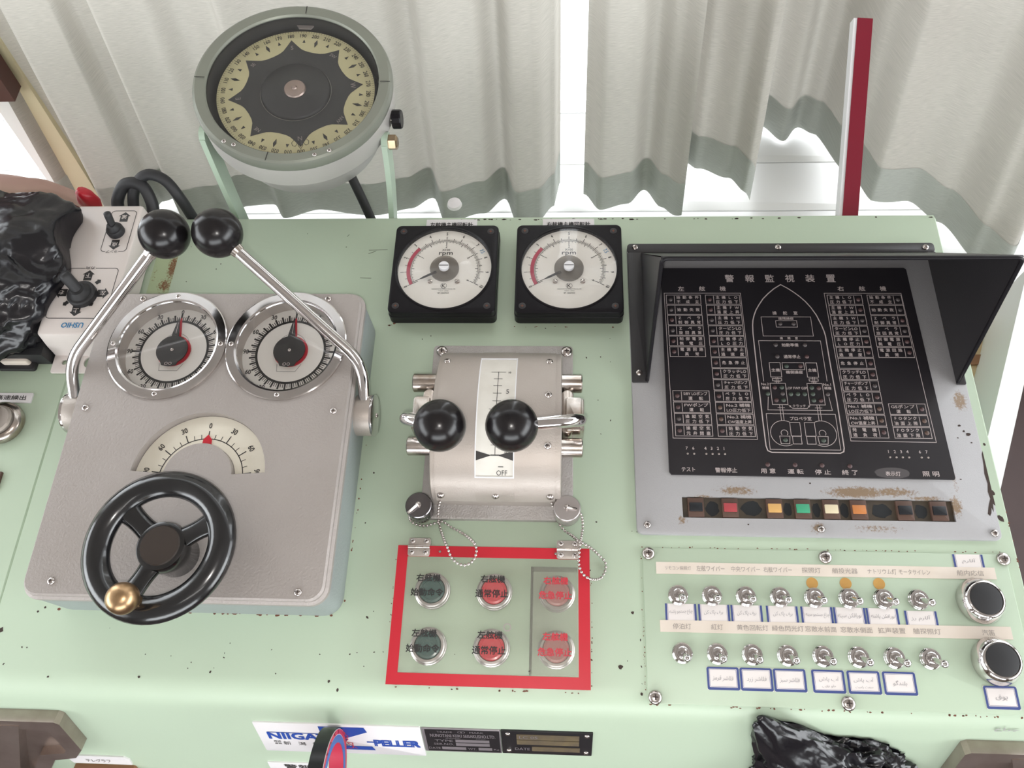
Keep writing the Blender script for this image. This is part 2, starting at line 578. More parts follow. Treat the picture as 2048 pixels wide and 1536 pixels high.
    def spread(self, body, xc, y, pitch, size, z, bold=0.0, sx=1.0):
        n = len(body)
        for i, ch in enumerate(body):
            if ch != ' ':
                vs, fs = text_mesh(ch, bold)
                x0, x1 = min(v[0] for v in vs), max(v[0] for v in vs)
                k = size * sx
                base = 0.36
                for q, (jx, jy) in enumerate(((0, 0),) if bold < .006 else ((-bold, -bold), (bold, -bold), (bold, bold), (-bold, bold))):
                    out = [(xc + (i - (n - 1) / 2) * pitch + (vx - (x0 + x1) / 2) * k + jx * size, y + (vy - base) * size + jy * size, z + q * 0.04) for vx, vy in vs]
                    self.add(out, fs)
        return self

    def mesh(self, name, mats, smooth=35, origin=(0, 0, 0)):
        o = Vector(origin)
        me = bpy.data.meshes.new(name)
        me.from_pydata([tuple((p - o) * 0.001) for p in self.v], [], self.f)
        if not isinstance(mats, (list, tuple)):
            mats = [mats]
        for m in mats:
            me.materials.append(MATS[m])
        if len(mats) > 1:
            me.polygons.foreach_set('material_index', self.m)
        if smooth:
            bm = bmesh.new()
            bm.from_mesh(me)
            bmesh.ops.recalc_face_normals(bm, faces=bm.faces)
            bm.to_mesh(me)
            bm.free()
            me.polygons.foreach_set('use_smooth', [True] * len(me.polygons))
            me.set_sharp_from_angle(angle=math.radians(smooth))
        me.update()
        return me

    def build(self, name, mats, parent=None, smooth=35, origin=None):
        org = ORI[parent.name] if parent else Vector(origin or (0, 0, 0))
        me = self.mesh(name, mats, smooth, org)
        o = bpy.data.objects.new(name, me)
        COL.objects.link(o)
        if parent:
            o.parent = parent
        else:
            o.location = org * 0.001
        ORI[o.name] = org
        return o


def tag(o, label=None, cat=None, group=None, kind=None):
    if label:
        o['label'] = label
    if cat:
        o['category'] = cat
    if group:
        o['group'] = group
    if kind:
        o['kind'] = kind
    return o


def thing(name, loc, label, cat, group=None):
    o = bpy.data.objects.new(name, None)
    o.empty_display_size = 0.02
    COL.objects.link(o)
    o.location = Vector(loc) * 0.001
    ORI[o.name] = Vector(loc)
    return tag(o, label, cat, group)


def inst(me, name, parent, pos, rot=None, scale=None):
    """one more piece that shares its mesh; pos in absolute millimetres"""
    o = bpy.data.objects.new(name, me)
    COL.objects.link(o)
    o.parent = parent
    o.location = (Vector(pos) - ORI[parent.name]) * 0.001
    if rot:
        o.rotation_euler = rot
    if scale:
        o.scale = scale
    ORI[o.name] = Vector(pos)
    return o


def cut(me, cutters):
    """subtract cutter meshes (same object space) from a mesh"""
    o = bpy.data.objects.new('blank', me)
    COL.objects.link(o)
    tmp = []
    for c in cutters:
        co = bpy.data.objects.new('cutter', c)
        COL.objects.link(co)
        md = o.modifiers.new('b', 'BOOLEAN')
        md.object = co
        md.operation = 'DIFFERENCE'
        md.solver = 'EXACT'
        tmp.append(co)
    dg = bpy.context.evaluated_depsgraph_get()
    dg.update()
    out = bpy.data.meshes.new_from_object(o.evaluated_get(dg))
    bpy.data.objects.remove(o)
    for c in tmp:
        bpy.data.objects.remove(c)
    out.polygons.foreach_set('use_smooth', [True] * len(out.polygons))
    out.set_sharp_from_angle(angle=math.radians(30))
    return out


def screw_mesh(name, r, h, mats=('screw_steel', 'cross_dark'), washer=0.0, cross=True, flat=False, slot=False):
    b = MB()
    if washer:
        b.lathe([(washer, 0), (washer, 0.7), (washer - 0.8, 1.1), (r * 0.9, 1.2)], n=20)
    if flat:
        b.lathe([(r, 0), (r, h * 0.8), (r * 0.9, h)], n=18)
    else:
        b.lathe([(r, 0), (r * 0.97, h * 0.35), (r * 0.8, h * 0.72), (r * 0.5, h * 0.94), (0.05, h)], n=20)
    b.mi = 1
    k = r * 0.4
    w = r * 0.1
    if cross:
        z0, z1 = h * 0.6, h + 0.12
        b.box(-k, k, -w, w, z0, z1)
        b.box(-w, w, -k, k, z0, z1)
    if slot:
        b.box(-r * 0.92, r * 0.92, -r * 0.09, r * 0.09, h * 0.6, h + 0.1)
    return b.mesh(name, list(mats), 40)


SCR4 = screw_mesh('screw', 3.6, 2.2)
SCR3 = screw_mesh('screw', 2.6, 1.6)
SCR6 = screw_mesh('screw', 6.2, 3.4)
SCRB = screw_mesh('screw', 3.9, 0.8, mats=('hood_dark', 'rust_brown'), flat=True)

# Persian joining forms for the handwritten stickers
_PF = {'ا': ('ﺍ', 'ﺎ', None, None), 'آ': ('ﺁ', 'ﺂ', None, None), 'ب': ('ﺏ', 'ﺐ', 'ﺑ', 'ﺒ'), 'پ': ('ﭖ', 'ﭗ', 'ﭘ', 'ﭙ'), 'ت': ('ﺕ', 'ﺖ', 'ﺗ', 'ﺘ'),
       'ج': ('ﺝ', 'ﺞ', 'ﺟ', 'ﺠ'), 'چ': ('ﭺ', 'ﭻ', 'ﭼ', 'ﭽ'), 'د': ('ﺩ', 'ﺪ', None, None), 'ر': ('ﺭ', 'ﺮ', None, None), 'ز': ('ﺯ', 'ﺰ', None, None),
       'س': ('ﺱ', 'ﺲ', 'ﺳ', 'ﺴ'), 'ش': ('ﺵ', 'ﺶ', 'ﺷ', 'ﺸ'), 'غ': ('ﻍ', 'ﻎ', 'ﻏ', 'ﻐ'), 'ع': ('ﻉ', 'ﻊ', 'ﻋ', 'ﻌ'), 'ف': ('ﻑ', 'ﻒ', 'ﻓ', 'ﻔ'), 'ق': ('ﻕ', 'ﻖ', 'ﻗ', 'ﻘ'),
       'ک': ('ﮎ', 'ﮏ', 'ﮐ', 'ﮑ'), 'گ': ('ﮒ', 'ﮓ', 'ﮔ', 'ﮕ'), 'ل': ('ﻝ', 'ﻞ', 'ﻟ', 'ﻠ'), 'م': ('ﻡ', 'ﻢ', 'ﻣ', 'ﻤ'), 'ن': ('ﻥ', 'ﻦ', 'ﻧ', 'ﻨ'),
       'و': ('ﻭ', 'ﻮ', None, None), 'ه': ('ﻩ', 'ﻪ', 'ﻫ', 'ﻬ'), 'ی': ('ﯼ', 'ﯽ', 'ﯾ', 'ﯿ'), 'ژ': ('ﮊ', 'ﮋ', None, None)}


def fa(s):
    out = []
    for i, ch in enumerate(s):
        if ch == ' ':
            out.append(' ')
            continue
        f = _PF[ch]
        pv = s[i - 1] if i else ' '
        nx = s[i + 1] if i + 1 < len(s) else ' '
        jp = pv != ' ' and _PF[pv][2] is not None
        jn = nx != ' ' and f[2] is not None
        out.append(f[3] if jp and jn else f[1] if jp else f[2] if jn else f[0])
    return ''.join(reversed(out))

# ================================================================== the room
def structure(b, name, m, smooth=30):
    return tag(b.build(name, m, smooth=smooth), kind='structure')


structure(MB().box(-2300, 2150, -2650, 1150, -990, -950), 'floor', 'floor_brown')
structure(MB().box(-2300, 2150, -2650, 1150, 1250, 1290), 'ceiling', 'ceiling_board')
b = MB()
b.box(-2300, 790, 1050, 1100, -950, -345)
b.box(-2300, 2150, 1050, 1100, 960, 1250)
b.box(-2300, -1900, 1050, 1100, -345, 960)
b.box(1700, 2150, 1050, 1100, -345, 960)
structure(b, 'wall_front', 'wall_white')
b = MB()
b.box(-2300, -2250, -2650, 1050, -950, 100)
b.box(-2300, -2250, -2650, 1050, 1000, 1250)
b.box(-2300, -2250, -2650, -1700, 100, 1000)
b.box(-2300, -2250, 900, 1050, 100, 1000)
structure(b, 'wall_left', 'wall_cream')
b = MB()
b.box(2100, 2150, -2650, 1050, -950, 100)
b.box(2100, 2150, -2650, 1050, 1000, 1250)
b.box(2100, 2150, -2650, -1700, 100, 1000)
b.box(2100, 2150, 900, 1050, 100, 1000)
structure(b, 'wall_right', 'wall_cream')
b = MB()
b.box(-2250, 2100, -2650, -2600, -950, 250)
b.box(-2250, 2100, -2650, -2600, 1150, 1250)
b.box(-2250, -1400, -2650, -2600, 250, 1150)
b.box(1500, 2100, -2650, -2600, 250, 1150)
structure(b, 'wall_rear', 'wall_cream')
# window in front: frame bars and pane, sill with plank joints
w = MB().frame([(-1900, -345), (1700, -345), (1700, 960), (-1900, 960)], [(-1850, -341), (1650, -341), (1650, 910), (-1850, 910)], 1040, 1100)
w.v = [Vector((p.x, p.z, p.y)) for p in w.v]
win = structure(w, 'window_1', 'wall_white')
m = MB()
for x in (-700, 480):
    m.box(x - 25, x + 25, 1050, 1090, -341, 910)
o = m.build('window_bar', 'wall_white', win)
o = MB().box(-1850, 1650, 1068, 1072, -341, 910).build('pane', 'glass', win)
sill = structure(MB().box(-2250, 790, 640, 1050, -405, -345), 'trim_1', 'wall_white')
for k, (y0, y1) in enumerate(((640, 742), (744, 846), (848, 948), (950, 1049))):
    MB().rbox(-2240, 788, y0, y1, -345, -338, 2, 1.2).build('plank', 'wall_white', sill)
structure(MB().box(-2250, 785, 655, 700, -950, -405), 'trim_2', 'dark_wood')
structure(MB().box(790, 2150, 1050, 1100, -950, -345), 'trim_6', 'dark_wood')
# leaning jamb by the left end of the curtain
LEAN = math.tan(math.radians(8))
def lean(p):
    return (p.x, p.y + (p.z + 300) * LEAN, p.z)
structure(MB(lean).box(-857, -832, 850, 900, -345, 900), 'trim_3', 'wall_white')
structure(MB(lean).box(-832, -790, 856, 896, -345, 900), 'trim_4', 'cream_trim')
structure(MB(lean).box(-1000, -797, 820, 850, -78, 300), 'trim_5', 'dark_wood')
# white door leaf standing open to the right of the console
dx, dy = 0.394, 0.919
def doorxf(p):
    return (507 + p.y * dx + p.x * dy, 325 + p.y * dy - p.x * dx, p.z)
d = structure(MB(doorxf).box(0, 27, 0, 345, -948, -200), 'door_1', 'wall_white')
MB(doorxf).box(26.5, 30, 60, 90, -760, -700).build('hinge', 'worn_chrome', d)

# ceiling lamp behind the camera (seen only as a glint in the black knobs)
lt = thing('ceiling_lamp', (0, -500, 1250), 'white tube lamp fixed to the ceiling above the console', 'lamp')
MB().rbox(-330, 330, -560, -440, 1222, 1250, 10, 2).build('housing', 'wall_white', lt)
for y in (-530, -470):
    MB().lathe([(12, -300), (12, 300)], (0, y, 1208), 14, (1, 0, 0)).build('tube', 'lamp_glow', lt)
    for x in (-305, 305):
        MB().box(x - 6, x + 6, y - 13, y + 13, 1194, 1222).build('tube_holder', 'wall_white', lt)

# ================================================================== console
AP_A = math.radians(23)
AV0, AH0 = 44.0, -6.0
def apron(p):
    """x along, y down the sloping front, z off its face"""
    t = p.y
    return (p.x, AV0 - math.sin(AP_A) * t - math.cos(AP_A) * p.z, AH0 - math.cos(AP_A) * t + math.sin(AP_A) * p.z)


def console_profile():
    pr = [(581, -940), (581, -5), (579.5, -1.5), (576, 0)]
    P0, P1, P2 = Vector((66, 0)), Vector((46, 0)), Vector((AV0 - math.sin(AP_A) * 16, AH0 - math.cos(AP_A) * 16))
    for k in range(9):
        t = k / 8
        q = P0 * (1 - t) ** 2 + P1 * 2 * t * (1 - t) + P2 * t * t
        pr.append((q.x, q.y))
    pr += [(AV0 - math.sin(AP_A) * 320, AH0 - math.cos(AP_A) * 320), (-60, -330), (120, -360), (120, -940)]
    return pr


con = thing('control_console', (-60, 300, -940), 'pale green painted steel control console under all the instruments', 'console')
pr = console_profile()
for x0, x1 in ((-1000, -537.6), (-536.6, 424)):
    b = MB()
    b.loft([[(x0, v, h) for v, h in pr]] + [[(x1 - 1.5, v, h) for v, h in pr]] + [[(x1, v + (1.5 if v < 300 else -1.5), h - (1.5 if h > -300 else 0)) for v, h in pr]])
    b.build('cabinet', 'green_paint', con, 25)
# bare chips in the paint
def blob(b, x, y, r, z, el=1.0, rot=0.0):
    n = random.choice((6, 7, 8))
    pts = []
    for k in range(n):
        a = 2 * PI * k / n
        rr = r * random.uniform(0.6, 1.15)
        px, py = rr * math.cos(a) * el, rr * math.sin(a)
        pts.append((x + px * math.cos(rot) - py * math.sin(rot), y + px * math.sin(rot) + py * math.cos(rot)))
    b.poly(pts, z)


chips = MB()
big = [(-528, 100, 3.2), (-491, 122, 1.3), (-384, 62, 1.4), (-497, 118, 1.2), (-207, 63, 1.6), (-318, 68, 1.2), (-198, 56, 1.5), (56, 82, 2.0), (-470, 60, 1.2), (60, 470, 1.3), (68, 130, 1.6), (74, 60, 1.4), (-178, 120, 1.3),
       (-150, 416, .8), (-141, 420, .8), (43, 395, .9), (36, 215, .9), (-187, 262, .9), (-190, 210, .8), (415, 250, 2.6), (417, 225, 2.8), (418, 300, 1.5)]
for x, y, r in big:
    blob(chips, x, y, r, 0.15, random.uniform(0.8, 1.5), random.uniform(0, 3))
for k in range(110):
    x, y = random.uniform(-530, 420), random.uniform(64, 574)
    if k % 3 == 0:
        y = random.uniform(66, 90)
    blob(chips, x, y, random.uniform(0.35, 0.8), 0.15, random.uniform(0.8, 2.2), random.uniform(0, 3))
for k in range(46):
    blob(chips, random.choice((random.uniform(-170, 90), random.uniform(-170, 420))), random.uniform(574.5, 576), random.uniform(0.5, 1.3), 0.12, random.uniform(1.2, 3.0), 0)
for x, y, l, a in ((-222, 533, 22, 0.02), (-222, 528, 9, 0.4), (-228, 495, 13, -.03), (-250, 552, 4, .9)):
    chips.seg((x, y), (x + l * math.cos(a), y + l * math.sin(a)), 0.5, 0.15)
tag(chips.build('paint_chips', 'chip', con, 0), kind='stuff')
rs = MB()
for (x0, y0, x1, y1, n, r) in ((-478, 120.5, -202, 120.5, 26, 1.6), (-201, 122, -198, 300, 12, 1.2), (-190, 432, -182, 436, 7, 1.2), (-70, 432, 70, 431, 10, .9), (427 - 3.6, 60, 427 - 3.6, 240, 26, 1.4), (76, 52, 412, 50, 40, 1.0), (77, 191.5, 412, 192.5, 40, .7), (77.5, 60, 77.5, 186, 24, .8), (-156, 62, -156, 180, 9, .8), (-150, 59.5, 28, 59.5, 14, 1.1), (30.5, 62, 30.5, 185, 14, 1.0)):
    for k in range(n):
        t = random.random()
        blob(rs, x0 + (x1 - x0) * t + random.uniform(-.6, .6), y0 + (y1 - y0) * t + random.uniform(-.6, .6), random.uniform(.4, 1.0) * r, 0.12, random.uniform(1, 2.2) if abs(x1 - x0) > abs(y1 - y0) else random.uniform(.5, 1), 0)
tag(rs.build('rust_marks', 'rust_brown', con, 0), kind='stuff')
# handwriting on the front lip
MB(lambda p: apron(Vector((p.x, -p.y, p.z)))).text(fa('چراغ'), 387, -7, 6, 0.6, width=20).build('handwriting', 'ink_pencil', con, 0)
# bare strip of older paint left of the steering unit
MB().poly([(-474, 474), (-448, 474), (-447, 545), (-473, 548)], 0.2).build('worn_paint_strip', 'strip_green', con, 0)

# ================================================================== steering control unit
su = thing('steering_control_unit', (-342, 280, 0), 'grey hammered-metal steering unit with twin angle dials and black handwheel', 'control unit')
B0 = (-480, -203, 121, 438)
body = MB()
x0, x1, y0, y1 = B0
rb = lambda i, z, r: [(x, y, z) for x, y in rrect(x0 + i, x1 - i, y0 + i, y1 - i, r, 6)]
body.loft([rb(-.5, 0, 17), rb(-.5, 40, 17), rb(-.5, 48, 17), rb(.6, 50, 16)], True, True)
lid = MB()
lid.loft([rb(-1, 50, 16), rb(-1, 55, 16), rb(1.5, 57, 14), rb(1.5, 60, 14), rb(3.2, 62, 13)], True, True)
def cyl(c, r, z0, z1, n=64):
    return MB().lathe([(r, z0), (r, z1)], (c[0], c[1], 0), n)
DL = [(-398.5, 374.5), (-275.5, 374.5)]
ARC = (-340, 235)
def arc_poly(ro, ri, a0=4, a1=176, n=36):
    p = circ(*ARC, ro, n, math.radians(a0), math.radians(a1))
    q = circ(*ARC, ri, n, math.radians(a1 + 0.1), math.radians(a0 - 0.1))
    return p + q
O = ORI[su.name]
cuts = [cyl(c, 51, 36, 80).mesh('c', 'hammer_grey', 0, O) for c in DL]
cuts.append(MB().prism(arc_poly(65, 33), 54, 80).mesh('c', 'hammer_grey', 0, O))
me = cut(body.mesh('case', 'case_grey', 0, O), cuts[:2])
o = bpy.data.objects.new('case', me); COL.objects.link(o); o.parent = su; ORI[o.name] = O
cuts = [cyl(c, 51, 36, 80).mesh('c', 'hammer_grey', 0, O) for c in DL] + [MB().prism(arc_poly(65, 33), 52.6, 80).mesh('c', 'hammer_grey', 0, O)]
me = cut(lid.mesh('face_plate', 'hammer_grey', 0, O), cuts)
o = bpy.data.objects.new('face_plate', me); COL.objects.link(o); o.parent = su; ORI[o.name] = O
for i, c in enumerate(DL):
    bz = MB()
    bz.lathe([(50, 62.0), (50.1, 62.8), (50.6, 64), (52.5, 64.6), (60.3, 64.6), (61.4, 64), (61.5, 62)], (c[0], c[1], 0), 72, cap=False)
    bz = bz.build('dial_bezel', 'chrome', su, 14)
    for a in (90, 180, 0, 270):
        inst(SCR3, 'screw', bz, (c[0] + 56 * math.cos(math.radians(a)), c[1] + 56 * math.sin(math.radians(a)), 64.4))
    MB().lathe([(50, 47), (50, 62.2)], (c[0], c[1], 0), 64, cap=False).build('dial_wall', 'satin_steel', su)
    df = MB().lathe([(50, 46.4), (50, 47.6)], (c[0], c[1], 0), 64).build('dial_face', 'dial_pale', su)
    k = MB()
    z = 47.8
    k.ringarc(c, 34.2, 36.6, z)
    for d in range(0, 360, 10):
        a = math.radians(90 - d)
        k.tick(c, a, 36, 45.2 if d % 90 == 0 else 43.0, 1.9, z)
        for e in (3.33, 6.67):
            k.tick(c, a - math.radians(e), 36, 40.8, 0.8, z)
    for d, s in ((0, '0'), (30, '30'), (60, '60'), (90, '90'), (120, '60'), (150, '30'), (-30, '30'), (-60, '60'), (-120, '60'), (-150, '30')):
        a = math.radians(90 + d)
        k.text(s, c[0] + 46.6 * math.cos(a), c[1] + 46.6 * math.sin(a), 6, z, height=5.0, sx=0.85, bold=.022)
    k.pline([(c[0] - 12, c[1] - 14), (c[0] - 11, c[1] - 22.5), (c[0] + 8, c[1] - 22.5), (c[0] + 13, c[1] - 14)], 0.35, z)
    k.pline(circ(c[0], c[1] + 6, 15, 14, 0.35, PI - 0.35), 0.3, z)
    k.build('markings', 'ink_black', df, 0)
    # pointer: a red disc with tip below a black one
    pt = []
    def needle(r, w, tip, dxx=0, dyy=0):
        p = [(c[0] + r * math.cos(t) + dxx, c[1] + r * math.sin(t) + dyy) for t in [math.radians(90 + w + (360 - 2 * w) * q / 30) for q in range(31)]]
        return p + [(c[0] + dxx + 3.4, c[1] + r + 3 + dyy), (c[0] + dxx + 0.5, c[1] + tip + dyy), (c[0] + dxx - 0.5, c[1] + tip + dyy), (c[0] + dxx - 3.4, c[1] + r + 3 + dyy)]
    MB().prism(needle(17.6, 12, 39, .6, 0), 48.0, 48.8).build('red_pointer', 'pointer_red', su)
    bp = MB()
    bp.prism(needle(16.4, 13, 37, -.4), 50.6, 51.6)
    bp.prism([(c[0] - 10.5, c[1] - 12), (c[0] + 9, c[1] - 12), (c[0] + 7, c[1] - 17.5), (c[0] - 0.5, c[1] - 18.8), (c[0] - 8, c[1] - 17.5)], 50.4, 51.5)
    bp = bp.build('black_pointer', 'ink_black', su)
    e = MB()
    e.ringarc((c[0] - 2.8, c[1] - 16), 1.2, 1.7, 51.8, n=16)
    e.ringarc((c[0] + 1.2, c[1] - 16), 1.2, 1.7, 51.8, n=16)
    e.seg((c[0] - 4.4, c[1] - 15), (c[0] - 4.4, c[1] - 17.6), .4, 51.8)
    e.seg((c[0] + 0, c[1] - 39 + 58), (c[0], c[1] + 32), .4, 51.8)
    e.build('emblem', 'ink_pale', bp, 0)
    inst(SCR3, 'screw', bp, (c[0], c[1], 51.5), scale=(.7, .7, .7))
    MB().lathe([(50.4, 61.6), (50.4, 62.4)], (c[0], c[1], 0), 64).build('glass', 'glass', su)
# half-round rudder scale
sp = MB().prism(arc_poly(64.6, 33.4, 4.4, 175.6), 52.7, 53.3).build('scale_plate', 'dial_cream', su)
k = MB()
z = 53.5
A0 = ARC
k.ringarc(A0, 40.4, 41.3, z, math.radians(4), math.radians(176))
for d in range(-90, 91, 10):
    a = math.radians(90 - d * 0.91)
    k.tick(A0, a, 40.6, 49 if d % 30 == 0 else 45.6, 1.0 if d % 30 == 0 else 0.6, z)
for d, s in ((-90, '90'), (-60, '60'), (-30, '30'), (0, '0'), (30, '30'), (60, '60'), (90, '90')):
    a = math.radians(90 - d * 0.91)
    k.text(s, A0[0] + 54.5 * math.cos(a), A0[1] + 54.5 * math.sin(a), 6, z, rot=a - PI / 2, height=5.4, sx=0.8, bold=.02)
k.build('markings', 'ink_black', sp, 0)
MB().prism([(A0[0] - 4.6, A0[1] + 33.8), (A0[0] + 4.6, A0[1] + 33.8), (A0[0] + 4.2, A0[1] + 40), (A0[0], A0[1] + 45), (A0[0] - 4.2, A0[1] + 40)], 53.7, 54.4).build('scale_pointer', 'pointer_red', su)
for x, y in ((-466, 304), (-218, 303), (-452, 135), (-227, 130), (-437, 429), (-240, 429)):
    inst(SCR4, 'screw', su, (x, y, 61.8))
# handwheel
HW = (-341, 160)
hw = MB()
pts = []
NR, NT = 56, 14
vs, fs = [], []
for i in range(NR):
    a = 2 * PI * i / NR
    for j in range(NT):
        t = 2 * PI * j / NT
        rr = 54.5 + 12 * math.cos(t)
        zz = 100 + 8.5 * math.sin(t) + (1.2 if abs(t - PI / 2) < 0.5 else 0)
        vs.append((HW[0] + rr * math.cos(a), HW[1] + rr * math.sin(a), zz))
for i in range(NR):
    for j in range(NT):
        fs.append((i * NT + j, ((i + 1) % NR) * NT + j, ((i + 1) % NR) * NT + (j + 1) % NT, i * NT + (j + 1) % NT))
hw.add(vs, fs)
hw = hw.build('handwheel', 'wheel_black', su, 60)
for d in (140, 27, 248):
    a = math.radians(d)
    sb = MB()
    loops = []
    for q in range(9):
        t = q / 8
        r = 12 + 37 * t
        wd_ = 9.2 + (3.0 * (abs(t - .5) * 2) ** 2)
        ht = 5.5
        zc = 92 + 7 * t ** 1.5
        cx, cy = HW[0] + r * math.cos(a), HW[1] + r * math.sin(a)
        nx, ny = -math.sin(a), math.cos(a)
        loops.append([(cx + nx * wd_ * math.cos(s), cy + ny * wd_ * math.cos(s), zc + ht * math.sin(s)) for s in [2 * PI * j / 12 for j in range(12)]])
    sb.loft(loops)
    sb.build('spoke', 'wheel_black', hw, 60)
MB().lathe([(19.5, 62), (20, 78), (21.8, 84), (22.5, 94), (21, 98), (18.6, 99)], (*HW, 0), 36).build('hub', 'wheel_black', hw)
MB().lathe([(18, 98.6), (16.6, 99.9), (0.1, 100.3)], (*HW, 0), 32).build('hub_cap', 'hub_brown', hw)
kx, ky = -347, 110
MB().lathe([(7.2, 102), (6.0, 108), (5.6, 114), (6.4, 119)], (kx, ky, 0), 20).build('knob_stem', 'brass', hw)
MB().lathe([(6, 117), (10.4, 119.6), (12.6, 124), (12.9, 128), (11.8, 133), (8.6, 137), (4.5, 138.8), (0.1, 139.4)], (kx, ky, 0), 30).build('knob', 'brass', hw, 60)
# two angled thrust levers
for s, ball in ((1, (-326.5, 448, 150)), (-1, (-378, 447, 150))):
    ux = -194 if s > 0 else -492
    lv = MB().lathe([(20, -11), (20.5, -9), (20.5, 7), (20, 8.5), (18.5, 9.5)], (ux, 312, 30), 40, (s, 0, 0)).build('lever_hub', 'satin_steel', su)
    MB().lathe([(20.5, 7), (21, 8), (21, 9.5), (19, 10.6), (3, 10.6)], (ux, 312, 30), 40, (s, 0, 0)).build('hub_cover', 'chrome', lv)
    inst(SCR3, 'screw', lv, (ux + s * 10.4, 312, 30), rot=(0, s * PI / 2, 0))
    bx, by, bz_ = ball
    p = fillet([(ux, 318, 40), (ux, 352, 68), (bx, by, bz_)], 44, 10)
    MB().tube(p, 5.9, 16).build('lever_rod', 'chrome', lv, 60)
    MB().sph(ball, 23.6, 36, 22).build('ball_knob', 'bakelite', lv, 60)
    dv = (Vector(p[-2]) - Vector(ball)).normalized()
    MB().tube([Vector(ball) + dv * 20, Vector(ball) + dv * 27], [7.6, 6.4], 16).build('ball_collar', 'worn_chrome', lv)

# ================================================================== rpm gauges and their name tags
def gauge(cx, cy, side, serial, label):
    g = thing('rpm_gauge', (cx, cy, 0), label, 'gauge', 'square rpm gauges')
    hs = MB()
    hs.loft([[(x, y, zz) for x, y in rrect(cx - 59 + i, cx + 59 - i, cy - 58 + i, cy + 58 - i, 6, 5)] for i, zz in ((0, 0), (0, 12.4), (.6, 13), (.6, 20.8), (1, 21.6), (1.8, 22))])
    me = cut(hs.mesh('housing', 'black_plastic', 0, ORI[g.name]), [cyl((cx, cy), 52.5, 12, 40).mesh('c', 'black_plastic', 0, ORI[g.name])])
    o = bpy.data.objects.new('housing', me); COL.objects.link(o); o.parent = g; ORI[o.name] = ORI[g.name]
    MB().lathe([(52.6, 18), (54.5, 21.5), (54.8, 22.6), (53.2, 23.2), (52.2, 22.2), (52.0, 18)], (cx, cy, 0), 72, cap=False).build('rim', 'black_plastic', g)
    df = MB().lathe([(52.4, 17), (52.4, 18.6)], (cx, cy, 0), 64).build('dial_face', 'dial_white', g)
    c = (cx, cy)
    z = 18.8
    k = MB()
    A = lambda v: math.radians(208.5 - 23.7 * v)
    k.ringarc(c, 38.0, 38.4, z, A(10), A(0))
    k.ringarc(c, 36.8, 37.2, z, A(10), A(0))
    for i in range(30, 101):
        v = i / 10
        k.tick(c, A(v), 38.2, 43.5 if i % 10 == 0 else 41.6 if i % 5 == 0 else 40.2, 0.7 if i % 5 == 0 else 0.4, z)
    for i in range(0, 30, 5):
        k.tick(c, A(i / 10), 42.6, 45, 0.5, z)
    k.tick(c, A(0), 36.8, 45, 0.6, z)
    for i in range(0, 41):
        v = i / 10 * 2.5
        k.tick(c, A(v), 37.0, 32.5 if i % 10 == 0 else 34 if i % 5 == 0 else 35.4, 0.7 if i % 5 == 0 else 0.4, z)
    for v in range(11):
        a = A(v)
        k.text(str(v), cx + 47.6 * math.cos(a), cy + 47.6 * math.sin(a), 5, z, rot=a - PI / 2, height=3.7, sx=0.75, bold=.02)
    for q in (1, 2, 3, 4):
        a = A(q * 2.5)
        k.text(str(q), cx + 30.2 * math.cos(a), cy + 30.2 * math.sin(a), 5, z, rot=a - PI / 2, height=3.6, sx=0.75)
    k.text('X100', cx, cy + 25.8, 3, z, height=2.6, sx=1.1, bold=.01)
    k.text('rpm', cx, cy + 20.2, 7, z, width=15.5, height=5.2)
    k.ringarc((cx + .3, cy - 21.5), 3.1, 3.45, z, n=24)
    k.text('K', cx + .3, cy - 21.5, 4, z, height=4.4, sx=1.0)
    k.text('NAKAMOTO INSTRUMENT MFG CO., LTD', cx + .5, cy - 25.8, 2, z, width=26, height=1.2)
    k.text('TOKYO   JAPAN', cx + .5, cy - 28.2, 2, z, width=11, height=1.1)
    k.text('№ ' + serial, cx + .5, cy - 30.8, 2, z, width=12, height=1.6, bold=.02)
    k.build('markings', 'ink_black', df, 0)
    MB().ringarc(c, 38.6, 42.6, z + .05, A(3), A(0), 40).build('red_band', 'band_red', df, 0)
    MB().text('7.5', cx + 47.2 * math.cos(A(7.52)), cy + 47.2 * math.sin(A(7.52)), 4, z + .05, rot=A(7.52) - PI / 2, height=4.2, sx=.75).build('pen_mark', 'ink_cyan', df, 0)
    for s in (-1, 1):
        inst(SCRD, 'screw', df, (cx + s * 15, cy - 16, 18.5), rot=(0, 0, 0.6 * s))
    nd = MB()
    a = A(0)
    u = Vector((math.cos(a), math.sin(a)))
    nn = Vector((-u.y, u.x))
    C2 = Vector(c)
    nd.prism([tuple(C2 + u * 10 + nn * 1.5), tuple(C2 + u * 26 + nn * 1.1), tuple(C2 + u * 30 + nn * 0.25), tuple(C2 + u * 39.5 + nn * 0.2), tuple(C2 + u * 39.5 - nn * 0.2), tuple(C2 + u * 30 - nn * 0.25), tuple(C2 + u * 26 - nn * 1.1), tuple(C2 + u * 10 - nn * 1.5)], 21, 21.5)
    nd.build('needle', 'ink_black', g)
    MB().lathe([(16.2, 18.8), (16.2, 21.6), (15.6, 22.6), (6, 23.4)], (cx, cy, 0), 40).build('hub_cover', 'smoked', g)
    hb = MB().lathe([(5.6, 22.5), (5.6, 26.4), (5.1, 27)], (cx, cy, 0), 28).build('hub_screw', 'slot_white', g)
    MB().box(cx - 5.2, cx + 5.2, cy - .4, cy + .4, 26.6, 27.15).build('slot', 'ink_black', hb, 0)
    MB().lathe([(52.2, 21.6), (52.2, 22.2)], (cx, cy, 0), 64).build('glass', 'glass', g)
    for x, y in ((-49.5, 49), (49.5, 48.5), (-50, -49), (49.5, -49)):
        inst(SCRB, 'screw', g, (cx + x, cy + y, 21.6))
    return g


